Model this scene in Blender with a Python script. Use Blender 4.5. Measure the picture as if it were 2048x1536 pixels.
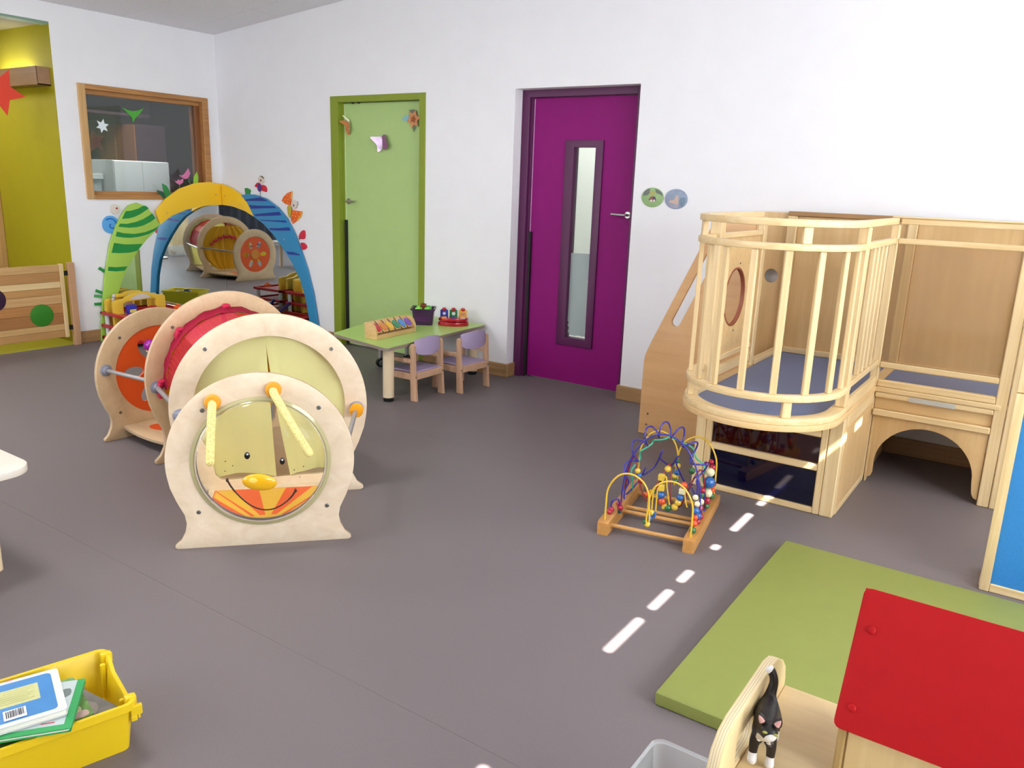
import bpy, bmesh, math, random
from mathutils import Vector, Matrix
random.seed(7)
PI = math.pi
scene = bpy.context.scene
for o in list(bpy.data.objects): bpy.data.objects.remove(o)
COL = scene.collection

# ------------------------------------------------------------------ camera
cd = bpy.data.cameras.new('camera'); cam = bpy.data.objects.new('camera', cd); COL.objects.link(cam)
cd.sensor_fit = 'HORIZONTAL'; cd.sensor_width = 36.0
cd.lens = 1596.665 / 2048 * 36.0
cd.clip_start = 0.02
CR = Vector((0.82399470, 0.56551049, 0.03508016)); CDN = Vector((0.16549424, -0.18100037, -0.96945888)); CF = Vector((-0.54188964, 0.80463455, -0.24273207))
cam.matrix_world = Matrix(((CR.x, -CDN.x, -CF.x, 0), (CR.y, -CDN.y, -CF.y, 0), (CR.z, -CDN.z, -CF.z, 1.47), (0, 0, 0, 1)))
scene.camera = cam

# ------------------------------------------------------------------ light
w = bpy.data.worlds.new('world'); scene.world = w; w.use_nodes = True
w.node_tree.nodes['Background'].inputs[0].default_value = (0.75, 0.86, 1.0, 1)
w.node_tree.nodes['Background'].inputs[1].default_value = 1.0
scene.view_settings.view_transform = 'Standard'
scene.view_settings.look = 'None'
scene.view_settings.exposure = 0.54
scene.view_settings.gamma = 1.0
scene.view_settings.use_curve_mapping = False

sd = bpy.data.lights.new('sun', 'SUN'); sun = bpy.data.objects.new('sun', sd); COL.objects.link(sun)
sd.energy = 42.0; sd.angle = math.radians(0.25); sd.color = (1.0, 0.96, 0.9)
sun.rotation_euler = Vector((-2.936, .6, -3.49)).to_track_quat('-Z', 'Y').to_euler(); sun.location = (4, 2, 6)

def area(name, loc, rot, sx, sy, power, col=(1, 1, 1), spread=180):
    d = bpy.data.lights.new(name, 'AREA'); d.shape = 'RECTANGLE'; d.size = sx; d.size_y = sy
    d.energy = power; d.color = col; d.spread = math.radians(spread)
    o = bpy.data.objects.new(name, d); COL.objects.link(o); o.location = loc; o.rotation_euler = rot
    return o
DAY = (0.90, 0.955, 1.0)
# daylight through the rooflight, the window wall on the right and the windows behind the camera
area('rooflight_daylight', (1.45, 3.2, 3.30), (0, 0, 0), 0.9, 3.5, 28, DAY)
for i, yy in enumerate((0.2, 1.95, 3.7)):
    area('window_daylight_%d' % i, (2.56, yy, 1.62), (0, PI / 2, 0), 1.35, 1.45, (88, 88, 46)[i], DAY)
for i, xx in enumerate((-5.2, -3.2)):
    area('rear_window_daylight_%d' % i, (xx, -1.76, 1.62), (PI / 2, 0, 0), 1.5, 1.35, 34, DAY)

# two ceiling light panels over the left half of the room (their frames are built with the ceiling)
for i, (xx, yy) in enumerate(((-5.345, 1.19), (-2.945, 1.19))):
    area('ceiling_panel_light_%d' % i, (xx, yy, 2.726 + .087 * (xx + 6.895) - .012), (0, -.087, 0), .56, .56, 32, (1.0, .985, .96))

# ------------------------------------------------------------------ materials
def lin(h):
    h = h.lstrip('#'); v = [int(h[i:i + 2], 16) / 255 for i in (0, 2, 4)]
    return tuple(c / 12.92 if c <= .04045 else ((c + .055) / 1.055) ** 2.4 for c in v) + (1,)
MATS = {}
def mat(name, col, rough=.5, metal=0, var=.0, nscale=30, bump=0, bscale=60, trans=0, ior=1.45, coat=0, alpha=1, emit=None, estr=0, spec=None):
    if name in MATS: return MATS[name]
    m = bpy.data.materials.new(name); m.use_nodes = True; MATS[name] = m
    nt = m.node_tree; b = nt.nodes['Principled BSDF']
    c = lin(col) if isinstance(col, str) else col
    b.inputs['Base Color'].default_value = c
    b.inputs['Roughness'].default_value = rough; b.inputs['Metallic'].default_value = metal
    b.inputs['Transmission Weight'].default_value = trans; b.inputs['IOR'].default_value = ior
    b.inputs['Coat Weight'].default_value = coat; b.inputs['Alpha'].default_value = alpha
    if spec is not None: b.inputs['Specular IOR Level'].default_value = spec
    if emit: b.inputs['Emission Color'].default_value = lin(emit); b.inputs['Emission Strength'].default_value = estr
    if var > 0 or bump > 0:
        tc = nt.nodes.new('ShaderNodeTexCoord')
    if var > 0:
        n = nt.nodes.new('ShaderNodeTexNoise'); n.inputs['Scale'].default_value = nscale; n.inputs['Detail'].default_value = 4
        nt.links.new(tc.outputs['Object'], n.inputs['Vector'])
        mr = nt.nodes.new('ShaderNodeMapRange'); mr.inputs[3].default_value = 1 - var; mr.inputs[4].default_value = 1 + var
        mr.inputs[1].default_value = .3; mr.inputs[2].default_value = .7
        nt.links.new(n.outputs['Fac'], mr.inputs[0])
        mx = nt.nodes.new('ShaderNodeMix'); mx.data_type = 'RGBA'; mx.blend_type = 'MULTIPLY'; mx.inputs[0].default_value = 1
        mx.inputs[6].default_value = c
        nt.links.new(mr.outputs[0], mx.inputs[7]); nt.links.new(mx.outputs[2], b.inputs['Base Color'])
    if bump > 0:
        n2 = nt.nodes.new('ShaderNodeTexNoise'); n2.inputs['Scale'].default_value = bscale; n2.inputs['Detail'].default_value = 3
        nt.links.new(tc.outputs['Object'], n2.inputs['Vector'])
        bp = nt.nodes.new('ShaderNodeBump'); bp.inputs['Strength'].default_value = bump; bp.inputs['Distance'].default_value = .004
        nt.links.new(n2.outputs['Fac'], bp.inputs['Height']); nt.links.new(bp.outputs[0], b.inputs['Normal'])
    return m
def wood(name, c1, c2, axis='z', grain=9, rough=.42, along=.9, coat=.12, fig=2.2):
    """timber: long streaks of grain along one axis"""
    if name in MATS: return MATS[name]
    m = bpy.data.materials.new(name); m.use_nodes = True; MATS[name] = m
    nt = m.node_tree; b = nt.nodes['Principled BSDF']
    b.inputs['Roughness'].default_value = rough; b.inputs['Coat Weight'].default_value = coat; b.inputs['Coat Roughness'].default_value = .3
    tc = nt.nodes.new('ShaderNodeTexCoord'); mp = nt.nodes.new('ShaderNodeMapping')
    s = {'x': (along, grain * 3, grain * 3), 'y': (grain * 3, along, grain * 3), 'z': (grain * 3, grain * 3, along)}[axis]
    mp.inputs['Scale'].default_value = s
    nt.links.new(tc.outputs['Object'], mp.inputs['Vector'])
    n = nt.nodes.new('ShaderNodeTexNoise'); n.inputs['Scale'].default_value = fig; n.inputs['Detail'].default_value = 6; n.inputs['Roughness'].default_value = .62
    n.inputs['Distortion'].default_value = .6
    nt.links.new(mp.outputs[0], n.inputs['Vector'])
    r = nt.nodes.new('ShaderNodeValToRGB'); r.color_ramp.elements[0].position = .3; r.color_ramp.elements[1].position = .68
    r.color_ramp.elements[0].color = lin(c2); r.color_ramp.elements[1].color = lin(c1)
    nt.links.new(n.outputs['Fac'], r.inputs[0])
    # broad tone drift between one piece and the next
    n3 = nt.nodes.new('ShaderNodeTexNoise'); n3.inputs['Scale'].default_value = 2.3; nt.links.new(tc.outputs['Object'], n3.inputs['Vector'])
    mr = nt.nodes.new('ShaderNodeMapRange'); mr.inputs[1].default_value = .3; mr.inputs[2].default_value = .7; mr.inputs[3].default_value = .93; mr.inputs[4].default_value = 1.06
    nt.links.new(n3.outputs['Fac'], mr.inputs[0])
    mx = nt.nodes.new('ShaderNodeMix'); mx.data_type = 'RGBA'; mx.blend_type = 'MULTIPLY'; mx.inputs[0].default_value = 1
    nt.links.new(r.outputs[0], mx.inputs[6]); nt.links.new(mr.outputs[0], mx.inputs[7]); nt.links.new(mx.outputs[2], b.inputs['Base Color'])
    bp = nt.nodes.new('ShaderNodeBump'); bp.inputs['Strength'].default_value = .06; bp.inputs['Distance'].default_value = .002
    nt.links.new(n.outputs['Fac'], bp.inputs['Height']); nt.links.new(bp.outputs[0], b.inputs['Normal'])
    return m
def plyedge(name, c1, c2, axis, period):
    """laminated plywood edge: thin stripes across the thickness"""
    if name in MATS: return MATS[name]
    m = bpy.data.materials.new(name); m.use_nodes = True; MATS[name] = m
    nt = m.node_tree; b = nt.nodes['Principled BSDF']; b.inputs['Roughness'].default_value = .5
    tc = nt.nodes.new('ShaderNodeTexCoord'); wv = nt.nodes.new('ShaderNodeTexWave'); wv.wave_type = 'BANDS'
    wv.bands_direction = axis; wv.inputs['Scale'].default_value = period; wv.inputs['Distortion'].default_value = 0
    nt.links.new(tc.outputs['Object'], wv.inputs['Vector'])
    r = nt.nodes.new('ShaderNodeValToRGB'); r.color_ramp.elements[0].color = lin(c2); r.color_ramp.elements[1].color = lin(c1)
    r.color_ramp.elements[0].position = .1; r.color_ramp.elements[1].position = .5
    nt.links.new(wv.outputs['Fac'], r.inputs[0]); nt.links.new(r.outputs[0], b.inputs['Base Color'])
    return m
def glassy(name, col, clear=.9, rough=.03, ior=1.5):
    """thin clear sheet: mostly see-through, with the reflections of its surface"""
    if name in MATS: return MATS[name]
    m = bpy.data.materials.new(name); m.use_nodes = True; MATS[name] = m
    nt = m.node_tree; nt.nodes.clear()
    out = nt.nodes.new('ShaderNodeOutputMaterial'); tr = nt.nodes.new('ShaderNodeBsdfTransparent'); tr.inputs[0].default_value = lin(col)
    pr = nt.nodes.new('ShaderNodeBsdfPrincipled'); pr.inputs['Specular IOR Level'].default_value = 0; pr.inputs['Base Color'].default_value = lin(col); pr.inputs['Roughness'].default_value = .35
    mx = nt.nodes.new('ShaderNodeMixShader'); mx.inputs[0].default_value = 1 - clear
    nt.links.new(tr.outputs[0], mx.inputs[1]); nt.links.new(pr.outputs[0], mx.inputs[2])
    gl = nt.nodes.new('ShaderNodeBsdfGlossy'); gl.inputs['Roughness'].default_value = rough
    fr = nt.nodes.new('ShaderNodeFresnel'); fr.inputs[0].default_value = ior
    m2 = nt.nodes.new('ShaderNodeMixShader'); nt.links.new(fr.outputs[0], m2.inputs[0])
    nt.links.new(mx.outputs[0], m2.inputs[1]); nt.links.new(gl.outputs[0], m2.inputs[2]); nt.links.new(m2.outputs[0], out.inputs[0])
    return m
def netting(name, col, scale, hole):
    """woven mesh cloth: open holes between threads"""
    if name in MATS: return MATS[name]
    m = bpy.data.materials.new(name); m.use_nodes = True; MATS[name] = m
    nt = m.node_tree; b = nt.nodes['Principled BSDF']; b.inputs['Base Color'].default_value = lin(col); b.inputs['Roughness'].default_value = .7
    uv = nt.nodes.new('ShaderNodeUVMap'); sx = nt.nodes.new('ShaderNodeSeparateXYZ'); nt.links.new(uv.outputs[0], sx.inputs[0])
    outs = []
    for k in (0, 1):
        mu = nt.nodes.new('ShaderNodeMath'); mu.operation = 'MULTIPLY'; mu.inputs[1].default_value = scale; nt.links.new(sx.outputs[k], mu.inputs[0])
        fr = nt.nodes.new('ShaderNodeMath'); fr.operation = 'FRACT'; nt.links.new(mu.outputs[0], fr.inputs[0])
        gt = nt.nodes.new('ShaderNodeMath'); gt.operation = 'GREATER_THAN'; gt.inputs[1].default_value = hole; nt.links.new(fr.outputs[0], gt.inputs[0]); outs.append(gt)
    mxm = nt.nodes.new('ShaderNodeMath'); mxm.operation = 'MAXIMUM'
    nt.links.new(outs[0].outputs[0], mxm.inputs[0]); nt.links.new(outs[1].outputs[0], mxm.inputs[1]); nt.links.new(mxm.outputs[0], b.inputs['Alpha'])
    return m

# ------------------------------------------------------------------ mesh helpers
def finish(name, bm, m, parent=None, local=False, smooth=True, ang=35):
    me = bpy.data.meshes.new(name)
    bmesh.ops.recalc_face_normals(bm, faces=bm.faces)
    bm.to_mesh(me); bm.free()
    if isinstance(m, (list, tuple)):
        for q in m: me.materials.append(q)
    else: me.materials.append(m)
    if smooth and len(me.polygons):
        me.polygons.foreach_set('use_smooth', [True] * len(me.polygons)); me.set_sharp_from_angle(angle=math.radians(ang))
    o = bpy.data.objects.new(name, me); COL.objects.link(o)
    if parent is not None:
        if not local: me.transform(root_of(parent).inverted())
        o.parent = parent
    return o
ROOTS = {}
def root_of(p):
    while p.parent is not None: p = p.parent
    return ROOTS.get(p.name, Matrix.Identity(4))
def thing(name, label, cat, loc=(0, 0, 0), rz=0, group=None, kind=None):
    o = bpy.data.objects.new(name, None); COL.objects.link(o); o.empty_display_size = .05
    o.location = loc; o.rotation_euler = (0, 0, rz)
    ROOTS[o.name] = Matrix.Translation(Vector(loc)) @ Matrix.Rotation(rz, 4, 'Z')
    return tag(o, label, cat, group, kind)
def tag(o, label=None, cat=None, group=None, kind=None):
    if label: o['label'] = label
    if cat: o['category'] = cat
    if group: o['group'] = group
    if kind: o['kind'] = kind
    return o
def merge(bm, t, M=None):
    vm = {}
    for v in t.verts: vm[v] = bm.verts.new(M @ v.co if M else v.co)
    for f in t.faces:
        try: nf = bm.faces.new([vm[v] for v in f.verts]); nf.material_index = f.material_index
        except ValueError: pass
    t.free()
def bx(bm, x0, x1, y0, y1, z0, z1, bev=0, seg=1, M=None):
    t = bmesh.new(); bmesh.ops.create_cube(t, size=1)
    for v in t.verts: v.co = Vector(((x0 + x1) / 2 + v.co.x * (x1 - x0), (y0 + y1) / 2 + v.co.y * (y1 - y0), (z0 + z1) / 2 + v.co.z * (z1 - z0)))
    if bev > 0:
        bev = min(bev, .45 * min(abs(x1 - x0), abs(y1 - y0), abs(z1 - z0)))
        bmesh.ops.bevel(t, geom=t.edges[:], offset=bev, segments=seg, profile=.6, affect='EDGES')
    merge(bm, t, M)
def box(name, x0, x1, y0, y1, z0, z1, m, parent=None, bev=.003, seg=1, local=False, M=None):
    bm = bmesh.new(); bx(bm, x0, x1, y0, y1, z0, z1, bev, seg, M); return finish(name, bm, m, parent, local)
def flat(bm, loops, th, org, ux, uy, bev=0, mi=None):
    """a plate of thickness th from outline loops (first the rim, then holes), the outline lying in the plane org + a*ux + b*uy, th along ux x uy"""
    t = bmesh.new(); es = []
    for lp in loops:
        vs = [t.verts.new((p[0], p[1], 0)) for p in lp]
        for i in range(len(vs)): es.append(t.edges.new((vs[i], vs[(i + 1) % len(vs)])))
    r = bmesh.ops.triangle_fill(t, edges=es, use_beauty=True, use_dissolve=False)
    fs = [g for g in r['geom'] if isinstance(g, bmesh.types.BMFace)]
    for f in fs:
        if f.normal.z < 0: f.normal_flip()
    if th:
        e = bmesh.ops.extrude_face_region(t, geom=fs)
        nv = [g for g in e['geom'] if isinstance(g, bmesh.types.BMVert)]
        for v in nv: v.co.z += th
        if mi is not None:
            for f in t.faces:
                f.normal_update()
                if abs(f.normal.z) < .5: f.material_index = mi
        if bev:
            ed = [q for q in t.edges if len(q.link_faces) == 2 and (abs(q.link_faces[0].normal.z) > .5) != (abs(q.link_faces[1].normal.z) > .5)]
            bmesh.ops.bevel(t, geom=ed, offset=bev, segments=2, profile=.6, affect='EDGES')
    ux = Vector(ux); uy = Vector(uy); n = ux.cross(uy); o = Vector(org)
    M = Matrix(((ux.x, uy.x, n.x, o.x), (ux.y, uy.y, n.y, o.y), (ux.z, uy.z, n.z, o.z), (0, 0, 0, 1)))
    merge(bm, t, M)
def plate(name, loops, th, org, ux, uy, m, parent=None, bev=0, local=False, mi=None):
    bm = bmesh.new(); flat(bm, loops, th, org, ux, uy, bev, mi); return finish(name, bm, m, parent, local)
def rect(a0, a1, b0, b1): return [(a0, b0), (a1, b0), (a1, b1), (a0, b1)]
def rrect(a0, a1, b0, b1, r, n=5):
    out = []
    for cx, cy, s in ((a1 - r, b0 + r, -90), (a1 - r, b1 - r, 0), (a0 + r, b1 - r, 90), (a0 + r, b0 + r, 180)):
        for i in range(n + 1):
            t = math.radians(s + 90 * i / n); out.append((cx + r * math.cos(t), cy + r * math.sin(t)))
    return out
def circ(a, b, r, n=32, ry=None, rot=0):
    ry = ry or r; c, s = math.cos(rot), math.sin(rot); out = []
    for i in range(n):
        t = 2 * PI * i / n; x, y = r * math.cos(t), ry * math.sin(t); out.append((a + c * x - s * y, b + s * x + c * y))
    return out
def smoothloop(pts, n=4):
    """closed Catmull-Rom through the points"""
    out = []; k = len(pts)
    for i in range(k):
        p0, p1, p2, p3 = [Vector((*pts[(i + j) % k], 0)) for j in (-1, 0, 1, 2)]
        for j in range(n):
            t = j / n
            v = .5 * ((2 * p1) + (p2 - p0) * t + (2 * p0 - 5 * p1 + 4 * p2 - p3) * t * t + (3 * p1 - p0 - 3 * p2 + p3) * t ** 3)
            out.append((v.x, v.y))
    return out
def spline(pts, n=6):
    """open Catmull-Rom in 3D"""
    P = [Vector(p) for p in pts]; P = [P[0] * 2 - P[1]] + P + [P[-1] * 2 - P[-2]]; out = []
    for i in range(1, len(P) - 2):
        p0, p1, p2, p3 = P[i - 1:i + 3]
        for j in range(n):
            t = j / n
            out.append(.5 * ((2 * p1) + (p2 - p0) * t + (2 * p0 - 5 * p1 + 4 * p2 - p3) * t * t + (3 * p1 - p0 - 3 * p2 + p3) * t ** 3))
    out.append(P[-2]); return out
def tube(bm, pts, r, seg=8, cap=True):
    P = [Vector(p) for p in pts]; rs = r if isinstance(r, (list, tuple)) else [r] * len(P)
    T = [(P[min(i + 1, len(P) - 1)] - P[max(i - 1, 0)]).normalized() for i in range(len(P))]
    u = T[0].orthogonal().normalized(); rings = []
    for i, p in enumerate(P):
        u = (u - T[i] * u.dot(T[i])).normalized(); v = T[i].cross(u)
        rings.append([bm.verts.new(p + (u * math.cos(2 * PI * k / seg) + v * math.sin(2 * PI * k / seg)) * rs[i]) for k in range(seg)])
    for a, b in zip(rings, rings[1:]):
        for k in range(seg): bm.faces.new((a[k], a[(k + 1) % seg], b[(k + 1) % seg], b[k]))
    if cap: bm.faces.new(rings[0][::-1]); bm.faces.new(rings[-1])
def lathe(bm, prof, seg=20, M=None, caps=True):
    """profile of (radius, height) spun about z"""
    t = bmesh.new(); rings = []
    for r, z in prof:
        rings.append([t.verts.new((r * math.cos(2 * PI * k / seg), r * math.sin(2 * PI * k / seg), z)) for k in range(seg)] if r > 1e-6 else [t.verts.new((0, 0, z))])
    for a, b in zip(rings, rings[1:]):
        for k in range(seg):
            q = [a[k % len(a)], a[(k + 1) % len(a)], b[(k + 1) % len(b)], b[k % len(b)]]
            u = []
            for v in q:
                if v not in u: u.append(v)
            if len(u) > 2: t.faces.new(u)
    for R_, fl in ((rings[0], True), (rings[-1], False)):
        if caps and len(R_) > 2: t.faces.new(R_[::-1] if fl else R_)
    merge(bm, t, M)
def ball(bm, c, r, seg=12, sc=(1, 1, 1), rot=None):
    t = bmesh.new(); bmesh.ops.create_uvsphere(t, u_segments=seg, v_segments=max(6, seg * 2 // 3), radius=r)
    M = Matrix.Translation(Vector(c)) @ (rot.to_4x4() if rot else Matrix.Identity(4)) @ Matrix.Diagonal((*sc, 1))
    merge(bm, t, M)
def part(name, m, parent, fn, local=False, **kw):
    bm = bmesh.new(); fn(bm); return finish(name, bm, m, parent, local, **kw)
def clone(o, parent, M=None, name=None):
    c = o.copy(); COL.objects.link(c); c.parent = parent
    if M is not None: c.matrix_local = M
    return c
# ================================================================== the room
XL, YB, XR, YF = -6.895, 5.03, 2.4, -1.6
SL = .087
def zc(x): return 2.726 + SL * (x - XL)
M_wall = mat('white_paint', '#ebeaec', .75, var=.012, nscale=6, bump=.08, bscale=180)
M_floor = mat('mauve_vinyl', '#716869', .52, var=.07, nscale=260, spec=.4)
M_sub = mat('vinyl_seam', '#544c4d', .6)
M_ceil = mat('ceiling_tile', '#e6e4e8', .85, var=.05, nscale=90)
M_olive = mat('olive_paint', '#a59a1b', .6, var=.02, nscale=8)
M_skirt = wood('skirting_wood', '#b08a5c', '#96714a', 'x', 6)
M_skirty = wood('skirting_wood_y', '#b08a5c', '#96714a', 'y', 6)
M_frame = wood('window_wood', '#c08a4e', '#9c6836', 'y', 8)
M_framez = wood('window_wood_z', '#cfa56c', '#b48a54', 'z', 8)
M_dgreen = mat('door_green', '#abc67f', .5, var=.015, nscale=10)
M_jgreen = mat('frame_green', '#84932a', .5)
M_purple = mat('door_purple', '#880a6c', .55, var=.03, nscale=12, spec=.25)
M_jpurple = mat('frame_purple', '#561a4a', .42)
M_steel = mat('brushed_steel', '#b9b7b2', .3, metal=1)
M_black = mat('black_rubber', '#0d0d0d', .55)
M_glass = glassy('clear_glass', '#f2f6f6', .96)

def struct(o, label, cat): return tag(o, label, cat, kind='structure')
# floor: sheets of vinyl with fine seams between them
fl_ = struct(box('floor', XL - .12, XR + .12, YF - .12, 5.6, -.12, -.003, M_sub, bev=0), 'mauve grey vinyl floor of the room with fine sheet seams', 'floor')
for a, b in ((YF, -.5004), (-.4996, 1.5016), (1.5024, 3.5026), (3.5034, 5.34)):
    box('vinyl_sheet', XL, XR, a, b, -.003, 0, M_floor, fl_, bev=0)

wl = struct(plate('wall_left', [[(YF - .12, 0), (1.9, 0), (1.9, 2.584), (3.515, 2.584), (3.515, 0), (YB + .3, 0), (YB + .3, 2.75), (YF - .12, 2.75)],
     rect(3.70, 4.905, 1.23, 2.142)], .12, (XL - .12, 0, 0), (0, 1, 0), (0, 0, 1), M_wall), 'white wall with the alcove opening and the wooden internal window', 'wall')
wb = struct(plate('wall_back', [[(XL - .12, 0), (-5.353, 0), (-5.353, 2.138), (-4.293, 2.138), (-4.293, 0), (-3.45, 0), (-3.45, 2.137), (-2.457, 2.137), (-2.457, 0),
     (XR + .12, 0), (XR + .12, zc(XR) + .06), (XL - .12, 2.75)]], .3, (0, YB + .3, 0), (1, 0, 0), (0, 0, 1), M_wall), 'white wall with the green door and the purple door', 'wall')
WY = (0.2, 1.95, 3.7)
struct(plate('wall_right', [[(YF - .12, 0), (YB + .3, 0), (YB + .3, zc(XR) + .06), (YF - .12, zc(XR) + .06)]] + [rect(y - .725, y + .725, .95, 2.3) for y in WY],
     .12, (XR, 0, 0), (0, 1, 0), (0, 0, 1), M_wall), 'white window wall out of frame on the right', 'wall')
struct(plate('wall_front', [[(XL - .12, 0), (XR + .12, 0), (XR + .12, zc(XR) + .06), (XL - .12, 2.75)]] + [rect(x - .75, x + .75, .95, 2.3) for x in (-5.2, -3.2)],
     .12, (0, YF, 0), (1, 0, 0), (0, 0, 1), M_wall), 'white wall behind the photographer with two windows', 'wall')
# ceiling: a slab sloping up to the right, tiles below it, a rooflight with an added slotted blind
al = math.atan(SL); ca = math.cos(al)
cux = (ca, 0, math.sin(al))
ce = struct(plate('ceiling', [rect(-.1, (XR + .12 - XL) / ca, YF - .12, YB + .3), rect((1.0 - XL) / ca, (2.1 - XL) / ca, .6, 5.0)], .1,
     (XL, 0, 2.726 + .018), cux, (0, 1, 0), mat('ceiling_void', '#8d8b8c', .9)), 'pale grey tiled ceiling sloping up to the right', 'ceiling')
cols = [XL, -5.945, -4.745, -3.545, -2.345, -1.145, .055, .995]
rows = [YB]; r = 4.715
while r > YF: rows.append(r); r -= .585
rows.append(YF)
for i in range(len(cols) - 1):
    for j in range(len(rows) - 1):
        a0, a1 = (cols[i] - XL) / ca + .002, (cols[i + 1] - XL) / ca - .002
        plate('ceiling_tile', [rect(a0, a1, rows[j + 1] + .002, rows[j] - .002)], .018, (XL, 0, 2.726), cux, (0, 1, 0), M_ceil, ce)
for xx, yy in ((-5.345, 1.19), (-2.945, 1.19)):
    z0 = zc(xx) - .008
    lp_ = thing('ceiling_light', 'square white ceiling light panel out of frame, %s the left wall' % ('closer to' if xx < -4 else 'farther from'), 'lamp', (xx, yy, z0), group='ceiling light panels')
    plate('frame', [rect(-.30, .30, -.29, .29), rect(-.27, .27, -.26, .26)], .012, (0, 0, 0), (1, 0, 0), (0, 1, 0), mat('panel_frame', '#e6e6e6', .4), lp_, local=True)
    plate('diffuser', [rect(-.27, .27, -.26, .26)], .004, (0, 0, .006), (1, 0, 0), (0, 1, 0), mat('panel_diffuser', '#f4f2ec', .5, emit='#fff6e8', estr=3), lp_, local=True)
SLOTS = [(.76, .852), (1.515, 1.772), (1.855, 2.03), (2.115, 2.23), (2.475, 2.53), (2.715, 2.96), (3.09, 3.295), (3.465, 3.637)]  # gaps of the added blind, cut so the sun lands in dashes
bl = plate('sun_slot_blind', [rect((.98 - XL) / ca, (2.12 - XL) / ca, .58, 5.02)] + [rrect((1.911 - XL) / ca, (1.94 - XL) / ca, a, b, .012, 3) for a, b in SLOTS],
     .0015, (XL, 0, 2.726), cux, (0, 1, 0), mat('blind_cloth', '#e9e6de', .8))
tag(bl, 'added unseen white rooflight blind, its narrow gaps cut to shape the sun into dashes', 'blind')

# skirting boards
def skirt(name, segs, label):
    root = thing(name, label, 'baseboard', (segs[0][0], segs[0][2], 0), kind='structure')
    for x0, x1, y0, y1, mm in segs: box('board', x0, x1, y0, y1, 0, .104, mm, root, bev=.004)
skirt('baseboard_left', [(XL, XL + .016, 3.51, 5.03, M_skirty)], 'brown wooden skirting board under the internal window')
skirt('baseboard_back', [(XL + .016, -5.353, 5.014, 5.03, M_skirt)], 'brown wooden skirting board in the corner behind the mirror arch')
skirt('baseboard_middle', [(-4.293, -3.434, 5.014, 5.03, M_skirt), (-3.45, -3.434, 5.03, 5.13, M_skirty)], 'brown wooden skirting board between the green and purple doors')
skirt('baseboard_right', [(-2.478, XR, 5.012, 5.03, M_skirt), (-2.478, -2.457, 5.03, 5.13, M_skirty)], 'brown wooden skirting board behind the wooden play tower')

# --- green door
d1 = thing('door_1', 'pale green door in an olive green frame', 'door', (-4.82, 5.03, 0), kind='structure')
part('door_frame', M_jgreen, d1, lambda bm: (bx(bm, -5.353, -5.262, 5.022, 5.14, 0, 2.138, .002), bx(bm, -4.355, -4.293, 5.022, 5.14, 0, 2.138, .002),
     bx(bm, -5.262, -4.355, 5.022, 5.14, 2.088, 2.138, .002), bx(bm, -5.262, -5.246, 5.075, 5.14, 0, 2.088), bx(bm, -4.37, -4.355, 5.09, 5.14, 0, 2.088)))
leaf = box('door_leaf', -5.244, -4.357, 5.085, 5.13, .012, 2.084, M_dgreen, d1, bev=.002)
box('finger_guard', -5.244, -5.222, 5.06, 5.086, .012, 1.116, M_black, d1, bev=.003)
part('edge_strip', mat('pale_green_seal', '#c7d79a', .5), d1, lambda bm: bx(bm, -5.244, -5.236, 5.078, 5.086, 1.116, 2.08, .001))
def lever(p, x0, x1, y, z, s):
    h = part('door_handle', M_steel, p, lambda bm: (lathe(bm, [(.026, 0), (.026, .006), (.022, .009), (.0, .009)], 18, Matrix.Translation((x0, y, z)) @ Matrix.Rotation(PI / 2, 4, 'X')),
        tube(bm, spline([(x0, y, z), (x0, y - .035, z), (x0 + s * .02, y - .045, z), (x1, y - .045, z + .003)], 5), .009, 10)))
    return h
lever(d1, -5.205, -5.095, 5.085, 1.275, 1)
part('closer_bracket', M_black, d1, lambda bm: (ball(bm, (-5.13, 5.07, 2.088), .012, 8), ball(bm, (-5.06, 5.07, 2.088), .012, 8)))
# --- purple door
d2 = thing('door_2', 'deep purple door with a narrow glazed vision panel', 'door', (-2.95, 5.13, 0), kind='structure')
part('door_frame', M_jpurple, d2, lambda bm: (bx(bm, -3.45, -3.385, 5.125, 5.28, 0, 2.137, .002), bx(bm, -2.52, -2.457, 5.125, 5.28, 0, 2.137, .002),
     bx(bm, -3.385, -2.52, 5.125, 5.28, 2.086, 2.137, .002), bx(bm, -3.385, -3.368, 5.15, 5.28, 0, 2.086), bx(bm, -2.535, -2.52, 5.19, 5.28, 0, 2.086)))
plate('door_leaf', [rect(-3.366, -2.522, .012, 2.083), rect(-3.03, -2.815, .345, 1.755)], .045, (0, 5.215, 0), (1, 0, 0), (0, 0, 1), M_purple, d2)
vf = plate('vision_frame', [rect(-3.085, -2.775, .30, 1.79), rect(-3.01, -2.835, .36, 1.742)], .075, (0, 5.23, 0), (1, 0, 0), (0, 0, 1), M_jpurple, d2, bev=.004)
box('pane', -3.03, -2.815, 5.194, 5.198, .345, 1.755, M_glass, vf, bev=0)
# worn frosted film on the lower half of the pane
random.seed(3)
fe = [(-3.028, .99), (-2.836, .995)]
zz = .97
while zz > .38: fe.append((-2.838 - (random.random() ** 3) * .03, zz)); zz -= .018
fe += [(-2.85, .372)] + [(-2.86 - .02 * k, .372 + random.random() * .008) for k in range(7)]
fe += [(-3.005, .40), (-2.995, .43), (-3.012, .45), (-3.0, .47), (-3.028, .5)]
box('frosted_film', 0, 0, 0, 0, 0, 0, M_glass, vf, bev=0) if False else plate('frosted_film', [fe], .0012, (0, 5.1935, 0), (1, 0, 0), (0, 0, 1),
     glassy('frost', '#b9c6c4', .25, .5), vf)
box('finger_guard', -3.366, -3.345, 5.145, 5.171, .012, 1.126, M_black, d2, bev=.003)
part('edge_strip', mat('pale_purple_seal', '#c98fbf', .5), d2, lambda bm: bx(bm, -3.367, -3.361, 5.163, 5.17, 1.126, 2.08, .001))
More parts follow.
